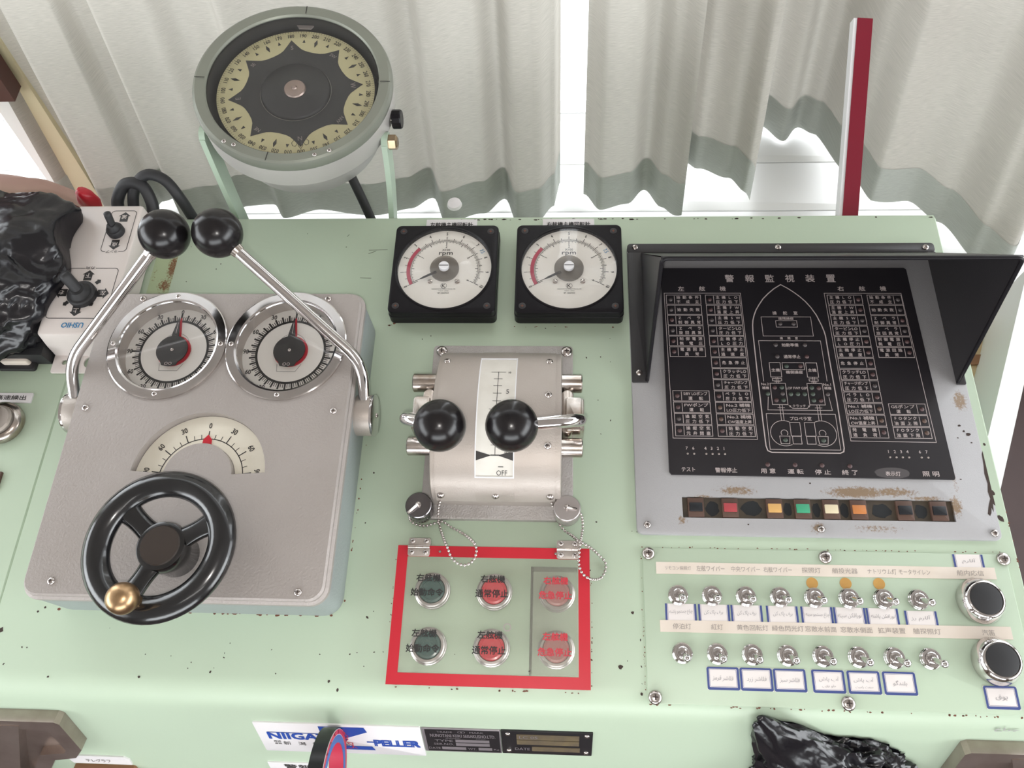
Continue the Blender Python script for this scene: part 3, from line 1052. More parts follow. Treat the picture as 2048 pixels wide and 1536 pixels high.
SCRD = screw_mesh('screw', 3.0, 1.2, mats=('worn_chrome', 'cross_dark'), flat=True, cross=False, slot=True)
gauge(-128.6, 494, '左', '12527534', 'black square rpm gauge, the one nearer the grey steering unit')
gauge(9.0, 494, '右', '12527533', 'black square rpm gauge, the one nearer the hooded alarm panel')
for cx, s, lb in ((-127.6, '左舷機主機回転計', 'white name tag behind the rpm gauge nearer the steering unit'), (8.6, '右舷機主機回転計', 'white name tag behind the rpm gauge nearer the alarm panel')):
    t = thing('name_tag', (cx, 565, 0), lb, 'tag', 'name tags behind the gauges')
    MB().rbox(cx - 29.8, cx + 29.8, 556, 575, 0, 1.6, .6, .4).build('plate', 'white_plate', t)
    MB().text(s, cx, 567.0, 6, 1.75, width=50, height=6.8, bold=.02).build('lettering', 'ink_black', t, 0)

# ================================================================== engine throttle unit
tu = thing('throttle_unit', (-60, 310, 0), 'arched steel throttle unit with two black ball levers and OFF scale', 'control unit')
MB().rbox(-135.5, 13.5, 214, 405, 0, 6, 4, 0.8).build('base_plate', 'cast_steel', tu)
TP = [(228, 5), (229, 20), (236, 37), (250, 49), (270, 57), (295, 61), (322, 59.5), (346, 53), (366, 44), (381, 31), (389, 16), (391, 5)]
def catmull(pts, n=6):
    P = [Vector(p) for p in pts]
    out = []
    for i in range(len(P) - 1):
        a, b_, c, d = P[max(0, i - 1)], P[i], P[i + 1], P[min(len(P) - 1, i + 2)]
        for k in range(n):
            t = k / n
            out.append(0.5 * ((2 * b_) + (c - a) * t + (2 * a - 5 * b_ + 4 * c - d) * t * t + (3 * b_ - a - 3 * c + d) * t ** 3))
    out.append(P[-1])
    return out
TC = catmull(TP, 5)
TS = [0.0]
for i in range(1, len(TC)):
    TS.append(TS[-1] + (TC[i] - TC[i - 1]).length)
def on_arch(p):
    """x across, y = v position on the arched cover, z off its surface"""
    v = p.y
    for i in range(len(TC) - 1):
        if TC[i].x <= v <= TC[i + 1].x or i == len(TC) - 2:
            t = (v - TC[i].x) / max(1e-6, TC[i + 1].x - TC[i].x)
            q = TC[i].lerp(TC[i + 1], t)
            a, c = TC[max(0, i - 1)], TC[min(len(TC) - 1, i + 2)]
            d = (c - a).normalized()
            return (p.x, q.x - d.y * p.z, q.y + d.x * p.z)
b = MB()
sh = lambda u, k: [(u, 310 + (q.x - 310) * k, 5 + (q.y - 5) * k) for q in TC]
b.loft([sh(-123, .975), sh(-122, 1), sh(1, 1), sh(2, .975)])
b.build('arched_body', 'satin_steel', tu, 30)
def arch_sheet(b, u0, u1, va, vb, z0, z1, n=26):
    lo = []
    for k in range(n + 1):
        v = va + (vb - va) * k / n
        lo.append([(u0, v, z0), (u1, v, z0), (u1, v, z1), (u0, v, z1)])
    return b.loft(lo)
b = MB(on_arch)
arch_sheet(b, -118, -79.5, 229, 388, 0.1, 1.4)
arch_sheet(b, -42.5, -4, 229, 388, 0.1, 1.4)
arch_sheet(b, -79.5, -42.5, 229, 243.5, 0.1, 1.4, 6)
arch_sheet(b, -79.5, -42.5, 370, 388, 0.1, 1.4, 8)
b.build('cover_plate', 'satin_steel', tu, 30)
sw = arch_sheet(MB(on_arch), -79, -43, 243.8, 369.8, 0.05, 0.35).build('scale_window', 'scale_white', tu, 30)
b = MB(on_arch)
for k in range(24):
    v = 244 + (370 - 244) * k / 24
    for x in (-79.3, -42.9):
        b.box(x - .35, x + .55, v, v + 5.3, 0.2, 1.7)
b.box(-79.6, -42.4, 369, 370, 0.2, 1.7)
b.box(-79.6, -42.4, 243.5, 244.4, 0.2, 1.7)
b.build('window_rim', 'slot_white', sw)
b = MB(on_arch)
z = 0.55
def vline(x, va, vb, w):
    for k in range(12):
        b.seg((x, va + (vb - va) * k / 12), (x, va + (vb - va) * (k + 1) / 12), w, z)
vline(-60.5, 262, 351, 0.55)
for k in range(11):
    v = 350.5 - 88 * (k / 10)
    hw_ = 7.2 if k in (0, 5) else 4.2
    b.seg((-60.5 - hw_, v), (-60.5 + hw_, v), 0.45, z)
b.text('5', -50.5, 326, 6, z, height=5.0, bold=0)
b.text('10', -49.5, 350, 4, z, height=2.2)
b.text('0', -50.5, 265, 4, z, height=3)
b.text('OFF', -54, 247.3, 6, z, height=4.2, bold=0)
b.seg((-57.5, 252.3), (-52.5, 252.3), 0.6, z)
for s in (-1, 1):
    b.poly([(-61 + s * 17.5, 266), (-61 + s * 4, 262.3), (-61 + s * 4, 261.7), (-61 + s * 17.5, 257.5)], z)
b.seg((-66, 262), (-56, 262), .6, z)
b.build('markings', 'ink_black', sw, 0)
for x, y in ((-113.5, 365), (-10.5, 365), (-11, 322), (-11, 271), (-116, 270)):
    q = Vector(on_arch(Vector((x, y, 1.3))))
    q2 = Vector(on_arch(Vector((x, y, 2.3))))
    inst(SCR4, 'screw', tu, q, rot=Vector((0, 0, 1)).rotation_difference((q2 - q).normalized()).to_euler())
for x in (-113, -60.5, -8.5):
    q = Vector(on_arch(Vector((x, 231.5, 1.2))))
    q2 = Vector(on_arch(Vector((x, 231.5, 2.2))))
    inst(SCR4, 'screw', tu, q, rot=Vector((0, 0, 1)).rotation_difference((q2 - q).normalized()).to_euler())
    inst(SCR3, 'screw', tu, (x, 389.5, 14), rot=(-1.2, 0, 0))
for x in (-126.5, 7):
    inst(SCR6, 'screw', tu, (x, 398, 5.8))
for v in (344, 276):
    for x0_, x1_ in ((-147, -116), (-4, 22)):
        MB().lathe([(8.4, 0), (9.3, 0.9), (9.3, x1_ - x0_ - .9), (8.4, x1_ - x0_)], (x0_, v, 40), 28, (1, 0, 0)).build('stop_pin', 'worn_chrome', tu)
for s in (-1, 1):
    ux = -60.5 + s * 79.5
    cx = -60.5
    hb = MB()
    lo, hi = sorted((cx + s * 62, cx + s * 74))
    hb.rbox(lo, hi, 287, 333, 8, 50, 6, 1.5)
    lo, hi = sorted((cx + s * 66, cx + s * 82))
    hb.rbox(lo, hi, 289, 324, 22, 52, 2.5, 1.2)
    lo, hi = sorted((cx + s * 74, cx + s * 84))
    hb.rbox(lo, hi, 291, 326, 20, 46, 2.5, 1.2)
    hb = hb.build('lever_block', 'worn_chrome', tu)
    ball = (-105.5, 268, 112) if s < 0 else (-42, 268.5, 112)
    p = fillet([(ux, 303, 44), (ux, 278, 104), (ball[0] + s * 8, ball[1] + 2, 110)], 24, 10)
    MB().tube(p, 6.0, 16).build('lever_rod', 'chrome', hb, 60)
    MB().sph(ball, 23.4, 36, 22).build('ball_knob', 'bakelite', hb, 60)

# ================================================================== capped sockets with bead chains
def socket_cap(x, y, label, top):
    c = thing('socket_cap', (x, y, 0), label, 'cap', 'chained socket caps')
    MB().lathe([(11.5, 0), (11.5, 8), (12.4, 9)], (x, y, 0), 28).build('socket', 'worn_chrome', c)
    b = MB()
    n = 48
    for z0, z1, r0, r1 in ((8, 20, 13.2, 13.2),):
        pass
    loops = []
    for z, k in ((7, 0), (8, 1), (20, 1), (20.6, 0)):
        loops.append([(x + (12.9 + (0.35 if (i % 2 and k) else 0)) * math.cos(2 * PI * i / n), y + (12.9 + (0.35 if (i % 2 and k) else 0)) * math.sin(2 * PI * i / n), z) for i in range(n)])
    b.loft(loops)
    b.build('cap', top, c, 20)
    MB().lathe([(12.7, 20.4), (12.7, 23.2), (12.0, 24), (0.1, 24.1)], (x, y, 0), 40).build('cap_top', top, c)
    MB().lathe([(3.1, 24), (3, 25.2), (1.6, 26.2), (.1, 26.4)], (x, y, 0), 18).build('rivet', 'screw_steel', c)
    s = -1 if x < -60 else 1
    b = MB()
    b.tube([(x, y, 25.6), (x + s * 5, y - 5 if s < 0 else y - 1, 25.4), (x + s * 9, y - 8 if s < 0 else y - 1.5, 24)], 1.7, 8)
    b.build('chain_clip', 'screw_steel', c)
    return c
socket_cap(-134.7, 222, 'dark-topped round socket cap at the front left of the throttle unit', 'dark_chrome')
socket_cap(7.5, 221.5, 'pale-topped round socket cap at the front right of the throttle unit', 'bezel_alu')
BEAD = MB().sph((0, 0, 0), 1.55, 8, 6)
def chain(pts, label):
    P = catmull(pts, 10)
    c = thing('bead_chain', pts[len(pts) // 2], label, 'chain', 'bead chains of the socket caps')
    b = MB()
    acc, step = 0.0, 3.7
    path = MB()
    for i in range(len(P) - 1):
        L = (P[i + 1] - P[i]).length
        while acc <= L:
            q = P[i].lerp(P[i + 1], acc / max(L, 1e-6))
            b.sph(q, 1.55, 8, 6)
            acc += step
        acc -= L
    b.tube(P[::2], 0.35, 5)
    tag(b.build('beads', 'screw_steel', c, 60), kind='stuff')
chain([(-142.6, 214.5, 24), (-144.6, 212.1, 8), (-140.5, 209.3, 2), (-130.5, 207.5, 2), (-121.7, 209.7, 3), (-113.5, 211.8, 3), (-103.2, 205.7, 3), (-92, 199, 8), (-80.4, 188.3, 18.5), (-77.1, 181.0, 18.5), (-78.2, 173.9, 18.5), (-81.2, 169.2, 18.5), (-87.1, 166.3, 18.5), (-94.3, 168.0, 18.5), (-100.3, 173.5, 18.5), (-104.1, 181.4, 18.5), (-108.5, 190.0, 14), (-114.0, 202.3, 5), (-117.4, 213.5, 3), (-117.0, 221.4, 12), (-114, 228, 22)],
      'bead chain looping from the dark-topped cap over the red frame')
chain([(-7, 227, 20), (-3.4, 219.4, 9), (-0.0, 212.0, 3), (5.8, 205.0, 2), (11.6, 200.2, 6), (18.0, 192.4, 16), (23.4, 188.1, 20.5), (31.3, 185.0, 14), (38.3, 180.7, 6), (43.8, 175.4, 3), (43.8, 167.9, 2), (40.1, 161.0, 3), (33.9, 157.4, 10), (26.9, 156.9, 18.5), (21.5, 161.6, 18.5), (18.7, 168.9, 18.5), (18.8, 177.2, 18.5), (19.7, 186.8, 21.5), (21.5, 198.2, 12), (22.7, 208.0, 8), (21.4, 215.6, 18), (16.5, 220.0, 24)],
      'bead chain looping from the pale-topped cap past the right hinge')

# ================================================================== push buttons under the red-framed guard
bt = [(-118.2, 145.2, 'lens_green', '右', 'dark green start button, upper left under the red-framed cover'), (-59.9, 145.3, 'lens_red', '右', 'red stop button, upper middle under the red-framed cover'), (-1.5, 145.0, 'lens_red_hazed', '右', 'red emergency button with haze in its colour, upper right under the inner clear box'),
      (-118.3, 95.5, 'lens_green', '左', 'dark green start button, lower left under the red-framed cover'), (-60.4, 95.3, 'lens_red', '左', 'red stop button, lower middle under the red-framed cover'), (-1.7, 95.2, 'lens_red_hazed', '左', 'red emergency button with haze in its colour, lower right under the inner clear box')]
for x, y, lm, _, lb in bt:
    p = thing('push_button', (x, y, 0), lb, 'button', 'buttons under the guard cover')
    loops = []
    n = 60
    for r, z, k in ((16.6, 0, 1), (16.6, 4, 1), (16.0, 4.6, 0), (15.6, 7, 0), (14.4, 8, 0), (12.6, 8, 0), (12.0, 6.2, 0)):
        loops.append([(x + (r + (.35 if k and i % 2 else 0)) * math.cos(2 * PI * i / n), y + (r + (.35 if k and i % 2 else 0)) * math.sin(2 * PI * i / n), z) for i in range(n)])
    MB().loft(loops).build('bezel', 'bezel_alu', p, 30)
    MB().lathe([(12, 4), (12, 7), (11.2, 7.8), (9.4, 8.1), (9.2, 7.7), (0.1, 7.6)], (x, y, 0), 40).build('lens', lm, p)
gc = thing('guard_cover', (-62, 123, 0), 'hinged clear acrylic cover with red border over six buttons', 'cover')
FX0, FX1, FY0, FY1 = -152.2, 28.6, 60.8, 185
MB().box(FX0, FX1, FY0, FY1, 12.2, 14.2).build('acrylic_sheet', 'acrylic', gc, 0)
for (x0_, x1_, y0_, y1_) in ((FX0, FX1, 174.7, FY1), (FX0, FX1, FY0, 71), (FX0, -142.4, 71, 174.7), (18.2, FX1, 71, 174.7)):
    MB().box(x0_, x1_, y0_, y1_, 14.25, 14.8).build('red_border', 'frame_red', gc, 0)
for (x0_, x1_, y0_, y1_) in ((FX0 + 4, FX0 + 10, FY0 + 1, FY0 + 3.5), (FX0 + 22, FX0 + 29, FY0 + 1, FY0 + 3.5), (20, 27, FY0 + 1, FY0 + 3.5), (-135, -128, 181.5, 184), (3, 12, 181.5, 184)):
    MB().box(x0_, x1_, y0_, y1_, 0, 12.2).build('rest_pad', 'rust_brown', gc, 0)
ib = MB()
ib.box(-25.8, 17.5, 72.5, 168, 10.3, 11.5)
ib.box(-25.8, -23.6, 72.5, 168, 0.2, 10.3)
ib.box(-25.8, 17.5, 165.8, 168, 0.2, 10.3)
ib.build('inner_clear_box', 'acrylic_box', gc, 0)
for x, y, lm, sd, _ in bt:
    top = sd + '舷機'
    two = '始動命令' if lm == 'lens_green' else '通常停止' if x < -30 else '危急停止'
    ox = -3.2 if lm == 'lens_green' else -1.4
    cap_ = MB().text(top, x + ox + .4, y + 9.8, 8, 14.5, width=22.5, height=6.8, bold=.02)
    cap_.build('caption', 'ink_red' if x > -30 else 'ink_black', gc, 0)
    MB().text(two, x + ox, y - 3.4, 8, 14.5, width=30, height=7.0, bold=.02).build('caption', 'ink_red' if x > -30 else 'ink_black', gc, 0)
for x in (-132, 8.5):
    h = MB()
    h.rbox(x - 10.5, x + 10.5, 184, 192.2, 14.4, 15.8, 2, .3)
    h.rbox(x - 10.5, x + 10.5, 174.8, 183, 14.9, 16.3, 2, .3)
    h.box(x - 9, x + 9, 185, 192, 0.2, 14.5)
    h = h.build('hinge', 'satin_steel', gc)
    for k in range(3):
        MB().lathe([(1.6, 0), (1.6, 6.6)], (x - 10.4 + 7 * k, 183.6, 16), 12, (1, 0, 0)).build('knuckle', 'worn_chrome', h)
    for dx_ in (-6.5, 6.5):
        for y in (189, 178.5):
            inst(SCR3, 'screw', h, (x + dx_, y, 15.8))
for x in (-112, -3):
    MB().lathe([(1.3, 14.8), (1.1, 15.6), (.1, 15.8)], (x, 179.5, 0), 12).build('pin', 'screw_steel', gc)
MB().ringarc((-46, 112), 2.6, 3.6, 14.4, n=24).build('drill_mark', 'bezel_alu', gc, 0)

# ================================================================== alarm monitoring panel with hood
al = thing('alarm_panel', (245, 370, 0), 'grey alarm panel with black annunciator face and dark sun hood', 'alarm panel')
O = ORI[al.name]
pl = MB()
pl.rbox(74.5, 412.5, 203, 537, 0, 4, 6, 1.0)
me = cut(pl.mesh('mounting_plate', 'panel_grey', 0, (0, 0, 0)), [MB().box(119, 373.5, 219.8, 240.6, 1.0, 9).mesh('c', 'panel_grey', 0, (0, 0, 0))])
o = bpy.data.objects.new('mounting_plate', me); COL.objects.link(o); o.parent = al; o.location = -O * 0.001; ORI[o.name] = Vector((0, 0, 0))
MB().box(119.1, 373.4, 219.9, 240.5, 1.0, 1.4).build('key_recess', 'slot_brown', al, 0)
KEYS = [(131.8, 'key_black'), (164.4, 'key_red'), (206.5, 'key_amber'), (233, 'key_green'), (259.7, 'key_cream'), (285.6, 'key_orange'), (328.3, 'key_black'), (359.9, 'key_black')]
for x, m in KEYS:
    kb = MB().rbox(x - 7.6, x + 7.6, 220.6, 239.6, 1.4, 4.2, .6, .4).build('key', 'key_brown', al)
    MB().rbox(x - 6.2, x + 6.2, 226, 234.6, 4.0, 5.6, .6, .5).build('key_cap', m, kb)
for x, rx in ((148, 7), (185, 10.5), (219.6, 4.2), (246.4, 4), (272.7, 4.5), (307, 10), (344, 6)):  # dark uneven patches in the recess between the keys
    MB().poly([(x + rx * random.uniform(.8, 1.05) * math.cos(2 * PI * k / 14), 230 + 8 * random.uniform(.75, 1.05) * math.sin(2 * PI * k / 14)) for k in range(14)], 1.6).build('dark_mark', 'matte_black', al, 0)
fp = MB().prism([(110.8, 503.4), (108.0, 265.5), (110, 262.6), (379.5, 261.2), (380.2, 263), (375.8, 501), (373.5, 503.2)][::-1], 4, 6.2).build('annunciator_face', 'panel_black', al)
z = 6.35
L = MB()
LC = MB()
W = 0.55
PITCH = 12.8
def rowv(i, top):
    return top - PITCH * i
cells = {
 'A': (115.6, 152.4, 0, ['始動条件|不成立', '始動失敗', 'Zペラ|制御異常', 'Zペラ|旋回異常', '制御電源|無電圧', '電源回路|異常', None, None, None, 'S/BY LOポンプ|運転', 'FWポンプ|運転', '操縦空気|圧力低下', '操縦空気|元弁閉塞']),
 'B': (157.8, 194.2, 0, ['主機LO|圧力低下', '主機FW|温度上昇', '主機SW|圧力低下', 'タービンLO|圧力低下', '主機停止|LO圧力', '主機停止|過速度', '危急停止', 'クラッチLO|圧力低下', 'チャージポンプ|圧力低下', 'ペラLO|圧力低下', 'No.2 補機|LO圧力低下', 'No.2 補機|CW温度上昇', '始動空気|圧力低下']),
 'C': (287.5, 323.7, 1, ['主機LO|圧力低下', '主機FW|温度上昇', '主機SW|圧力低下', 'タービンLO|圧力低下', '主機停止|LO圧力', '主機停止|過速度', '危急停止', 'クラッチLO|圧力低下', 'チャージポンプ|圧力低下', 'ペラLO|圧力低下', 'No.1 補機|LO圧力低下', 'No.1 補機|CW温度上昇', '発電機|過負荷']),
 'D': (329.5, 365.2, 1, ['始動条件|不成立', '始動失敗', 'Zペラ|制御異常', 'Zペラ|旋回異常', '制御電源|無電圧', '電源回路|異常', None, None, None, None, 'GSポンプ|運転', 'FOタンク|油面上限', 'FOタンク|油面下限'])}
LAMP = MB()
LAMP.lathe([(2.3, 0), (2.3, .5), (1.9, 1.1), (1.0, 1.5), (.1, 1.6)], n=14)
LM = {m: LAMP.mesh('indicator_lamp', m) for m in ('lamp_red', 'lamp_green', 'lamp_amber', 'lamp_grey')}
TL = MB().lathe([(1.0, 0), (1.0, .5), (.6, .9), (.1, 1)], n=10).mesh('indicator_lamp', 'lamp_tiny')
for key, (x0_, x1_, side, names) in cells.items():
    for i, nm in enumerate(names):
        if not nm:
            continue
        y1_ = 468.3 - PITCH * i
        y0_ = y1_ - 11.6
        drift = -0.5 + 1.2 * i / 12 if side == 0 else -0.6 + 1.6 * i / 12
        a, c = x0_ + drift, x1_ + drift
        L.pline([(a, y0_), (c, y0_), (c, y1_), (a, y1_)], W, z, True)
        if side == 0:
            dv, lx, ta, tb = a + 8.6, a + 4.2, a + 10, c - 1.2
        else:
            dv, lx, ta, tb = c - 8.4, c - 4.1, a + 1.2, c - 10
        L.seg((dv, y0_ + 1), (dv, y1_ - 1), W, z)
        cm = 'lamp_red' if (i * 7 + len(key + nm)) % 3 else 'lamp_grey'
        if nm.startswith('No.') or nm.startswith('FO'):
            cm = 'lamp_amber'
        inst(LM[cm], 'indicator_lamp', al, (lx, (y0_ + y1_) / 2, 6.2))
        lines = nm.split('|')
        for q, s in enumerate(lines):
            yy = (y0_ + y1_) / 2 if len(lines) == 1 else (y1_ - 3.1 if q == 0 else y0_ + 3.0)
            ww = tb - ta - 1.5
            if len(s) <= 2:
                ww *= 0.62
            hh = 4.3
            if any(c_ in s for c_ in 'ー.ポ') or len(s) > 5:
                LC.text(s, (ta + tb) / 2, yy, hh, z, width=ww, height=hh * .9, bold=.012)
            else:
                n = len(s)
                LC.spread(s, (ta + tb) / 2, yy, (ww - hh) / max(1, n - 1), hh, z, bold=.012)
L.pline([(113.5, 300.7), (196.6, 300.2), (195.1, 470.7), (113.0, 470.7)], W, z, True)
L.pline([(287.4, 299.6), (369.3, 299.0), (365.0, 470.4), (284.2, 470.6)], W, z, True)
for x, ch in zip((184.9, 206.8, 228.1, 249.8, 271.6, 293.7), '警報監視装置'):
    LC.text(ch, x, 489.6, 9, z, height=9.4, width=9.4, bold=.015)
for x, ch in zip((131.5, 154.3, 176.6, 302.4, 325.0, 347.1), '左舷機右舷機'):
    LC.text(ch, x, 476.4, 6, z, height=6, width=6.4, bold=.01)
# ship outline
ship = [(239.2, 481.6), (231.5, 476.4), (224.4, 469.9), (218.5, 463.5), (213.7, 456.3), (209.9, 449.8), (207.3, 443.5), (205.3, 437), (204.4, 430.9), (203.8, 420.9), (203.7, 373.8), (203.9, 321.1), (204.3, 293.4), (205.5, 288.4), (209.4, 286.6),
        (275.4, 286.5), (278.9, 288.2), (279.8, 292), (279.9, 341.2), (279.0, 385.1), (278.6, 418.3), (277.8, 424), (276.2, 431), (272.4, 443.4), (268, 452.5), (263.1, 460.1), (257.8, 466.4), (252.1, 471.9), (246, 477)]
L.pline(ship, 1.1, z, True)
def rect(x0_, y1_, x1_, y0_, w=W):
    L.pline([(x0_, y0_), (x1_, y0_), (x1_, y1_), (x0_, y1_)], w, z, True)
rect(214.2, 441, 266.1, 417.7)
rect(229, 436.4, 251, 428.5)
L.pline([(209.3, 364.4), (208.7, 412), (272.7, 412), (273.2, 364.8)], W, z)
L.pline([(212, 347), (210.2, 332.4), (274, 332.3), (272.6, 347)], W, z)
for (x0_, y1_, x1_, y0_) in ((217, 386.1, 228.1, 369.5), (230.1, 386.1, 252.2, 378.1), (254.1, 386, 265.3, 369.5), (218.3, 367.8, 227.6, 365.2), (255.3, 367.7, 264.4, 365), (215.4, 362.3, 230.8, 338.4), (252.5, 362.3, 267.8, 338.3)):
    rect(x0_, y1_, x1_, y0_)
for x in (223, 260):
    L.seg((x - .9, 369.5), (x - .9, 362.4), .45, z)
    L.seg((x + .9, 369.5), (x + .9, 362.4), .45, z)
    L.seg((x - 3, 364), (x + 3, 364), .5, z)
for x in (222.4, 225, 259.4, 262):
    L.seg((x, 338.3), (x, 321), W, z)
for x in (223.7, 260.7):
    L.seg((x - 3.6, 335), (x + 3.6, 335), W, z)
rect(208, 328.2, 276.3, 289.8)
for s, cx in ((1, 223.8), (-1, 261.0)):
    L.pline(circ(cx, 307.2, 13.6, 36, math.radians(62 if s > 0 else -62), math.radians(298 if s > 0 else 118 + 0)) if s > 0 else circ(cx, 307.2, 13.6, 36, math.radians(-118), math.radians(118)), W, z)
    fx = (lambda q: q) if s > 0 else (lambda q: 484.6 - q)
    for (x0_, y1_, x1_, y0_) in ((230.2, 318.8, 240.1, 304.3), (231.2, 303.9, 239.7, 295.8)):
        rect(min(fx(x0_), fx(x1_)), y1_, max(fx(x0_), fx(x1_)), y0_)
    L.pline([(cx - 5.1, 304.1), (cx + 5.0, 304), (cx + 3.9, 295.9), (cx - 4.4, 295.9)], W, z, True)
    L.pline(circ(cx, 307.4, 3.3, 18, math.radians(-40), math.radians(220)), W, z)
    inst(LM['lamp_green'], 'indicator_lamp', al, (cx, 299.8, 6.2))
L.pline([(231.7, 337.5), (235.1, 334.3), (249.4, 334.2), (252.5, 337.7)], W, z)
L.poly([(231.2, 338), (233.9, 337.2), (232.6, 335.4)], z)
L.poly([(253, 338), (250.3, 337.2), (251.6, 335.4)], z)
for s, x, y, p_, h_ in (('操舵室', 239.9, 445.7, 11, 4.6), ('機関室', 240.5, 415, 7.8, 3.2)):
    LC.spread(s, x, y, p_, h_, z, bold=.012)
for s, x, y, w_, h_ in (('遠隔操縦', 240, 438.9, 16, 2.9), ('始動準備', 240.7, 407, 17, 4), ('通常停止', 241.2, 393.2, 17, 4), ('主機', 222.7, 377.5, 8.5, 3.8), ('主機', 259.8, 377.5, 8.5, 3.8), ('機側操縦', 241.4, 375.1, 17, 3.6), ('LOP FWP GSP', 241.5, 356.9, 21, 2.7), ('No.2', 210.2, 361.3, 7.5, 2.8), ('補機', 210.4, 357, 7, 3.2), ('No.1', 272.6, 361.1, 7.5, 2.8), ('補機', 272.7, 357.1, 7, 3.2), ('クラッチ', 241.8, 337, 13, 3), ('プロペラ室', 241.6, 323.2, 21, 4),
                        ('テスト', 126.6, 267.8, 13, 4.4), ('警報停止', 163.2, 267.5, 21, 5), ('用 意', 203.6, 267.3, 14, 5), ('運 転', 229.9, 267, 15, 5), ('停 止', 255.9, 266.8, 15, 5), ('終 了', 281.6, 266.7, 15, 5), ('表示灯', 322.3, 266, 14, 4.6), ('照 明', 357.9, 266.3, 15.5, 5)):
    LC.text(s, x, y, h_, z, width=w_, height=h_, bold=.012)
for x, s in zip((126.4, 132.8, 144.7, 150.8, 157, 162.9), '764321'):
    LC.text(s, x, 290.1, 3, z, height=3.1, bold=.015)
    inst(TL, 'indicator_lamp', al, (x + .5, 284.2, 6.2))
for x, s in zip((321.7, 327.8, 333.8, 339.8, 351.7, 358), '123467'):
    LC.text(s, x, 288.9, 3, z, height=3.1, bold=.015)
    inst(TL, 'indicator_lamp', al, (x + .6, 283, 6.2))
MB().poly([(322 + 17 * math.cos(t) * random.uniform(.92, 1.05), 266.8 + 5.6 * math.sin(t)) for t in [2 * PI * k / 24 for k in range(24)]], 6.25).build('worn_patch', 'worn_black', al, 0)
for x, y, m in ((233.4, 432.6, 'lamp_grey'), (247.3, 432.6, 'lamp_grey'), (225.8, 407.1, 'lamp_grey'), (256, 407.1, 'lamp_grey'), (226.1, 393.3, 'lamp_grey'), (256.3, 393.3, 'lamp_red'), (234.2, 382.1, 'lamp_green'), (248.4, 382.1, 'lamp_red'),
                (219.5, 357.5, 'lamp_red'), (226.7, 357.6, 'lamp_green'), (226.8, 350.6, 'lamp_grey'), (219.7, 343.3, 'lamp_red'), (226.9, 343.3, 'lamp_green'), (256.7, 357.4, 'lamp_green'), (263.7, 357.1, 'lamp_red'), (257, 350.4, 'lamp_green'), (257, 343.3, 'lamp_green'), (264.1, 343.1, 'lamp_red'),
                (234.9, 350.2, 'lamp_green'), (242, 350.3, 'lamp_green'), (248.8, 350.3, 'lamp_green'), (212, 350.4, 'lamp_green'), (271.8, 350.3, 'lamp_grey'), (203.9, 273.8, 'lamp_red'), (230.1, 273.7, 'lamp_red'), (256, 273.6, 'lamp_red'), (282.5, 273.1, 'lamp_red')):
    inst(LM[m], 'indicator_lamp', al, (x, y, 6.2))
L.build('diagram_lines', 'ink_pale', fp, 0)
LC.build('lettering', 'ink_pale', fp, 0)
bare = [(412.6, 292), (411.2, 288), (410.4, 276), (409.3, 268), (410.2, 258), (408.6, 250), (409.4, 243), (407.2, 238), (405.4, 233), (403.9, 228), (405.6, 226), (407.4, 229), (408.6, 234), (409.8, 230), (410.8, 238), (412.6, 236)]
MB().poly(bare, 4.12).build('bare_edge', 'chip', al, 0)
for x, y, r0 in ((396, 318, 1.8), (399, 312, 1.6), (402.5, 309, 2.4), (392, 305, 1.0), (404, 300, 1.2), (386, 262, 1.0), (243, 256, 1.2), (180, 214, 1.3)):
    MB().poly([(x + r0 * math.cos(2 * PI * k / 8) * random.uniform(.6, 1.2), y + r0 * math.sin(2 * PI * k / 8) * random.uniform(.4, .9)) for k in range(8)], 4.12).build('paint_chip', 'chip', al, 0)
for x, y in ((82.5, 374.5), (84.5, 212), (247.4, 210.6), (406, 209.5)):
    inst(SCR4, 'screw', al, (x, y, 4.2))
# sun hood: bent sheet with flanges
hd = MB()
T_ = 1.6
VB, VF, VL, HL = 525, 363, 416, 155
hd.loft([[(90, VB, 4), (404, VB, 4), (404, VB - 1.4, 5.5), (90, VB - 1.4, 5.5)], [(90, VL + .8, HL), (404, VL + .8, HL), (404, VL - .8, HL + .4), (90, VL - .8, HL + .4)]])
hood = hd.build('hood', 'hood_dark', al)
for x in (90, 404 - T_):
    sd = MB()
    sd.loft([[(x, VB, 4), (x, VF, 4), (x, VF + 2, 12), (x, VL - 1, HL), (x, VL + 1, HL)], [(x + T_, VB, 4), (x + T_, VF, 4), (x + T_, VF + 2, 12), (x + T_, VL - 1, HL), (x + T_, VL + 1, HL)]])
    sd.build('hood_side', 'hood_dark', hood, 20)
fg = MB()
fg.rbox(74.8, 411.8, VB - .6, 536.8, 4, 5.6, 4, .5)
fg.rbox(74.8, 91, VF, VB, 4, 5.6, 1.5, .5)
fg.rbox(403, 411.8, VF, VB, 4, 5.6, 1.5, .5)
fg.build('hood_flange', 'hood_dark', hood)
lp = MB()
lp.tube(fillet([(90.5, VF + 2, 6), (90.5, VL - 2, HL + .5), (403.5, VL - 2, HL + .5), (403.5, VF + 2, 6)], 6, 5), 2.0, 8)
lp.build('hood_edge', 'black_plastic', hood, 60)
for x, y in ((83.5, 531.5), (242, 531), (402, 530.5), (82.5, 374)):
    inst(SCR4, 'screw', hood, (x, y, 5.5))

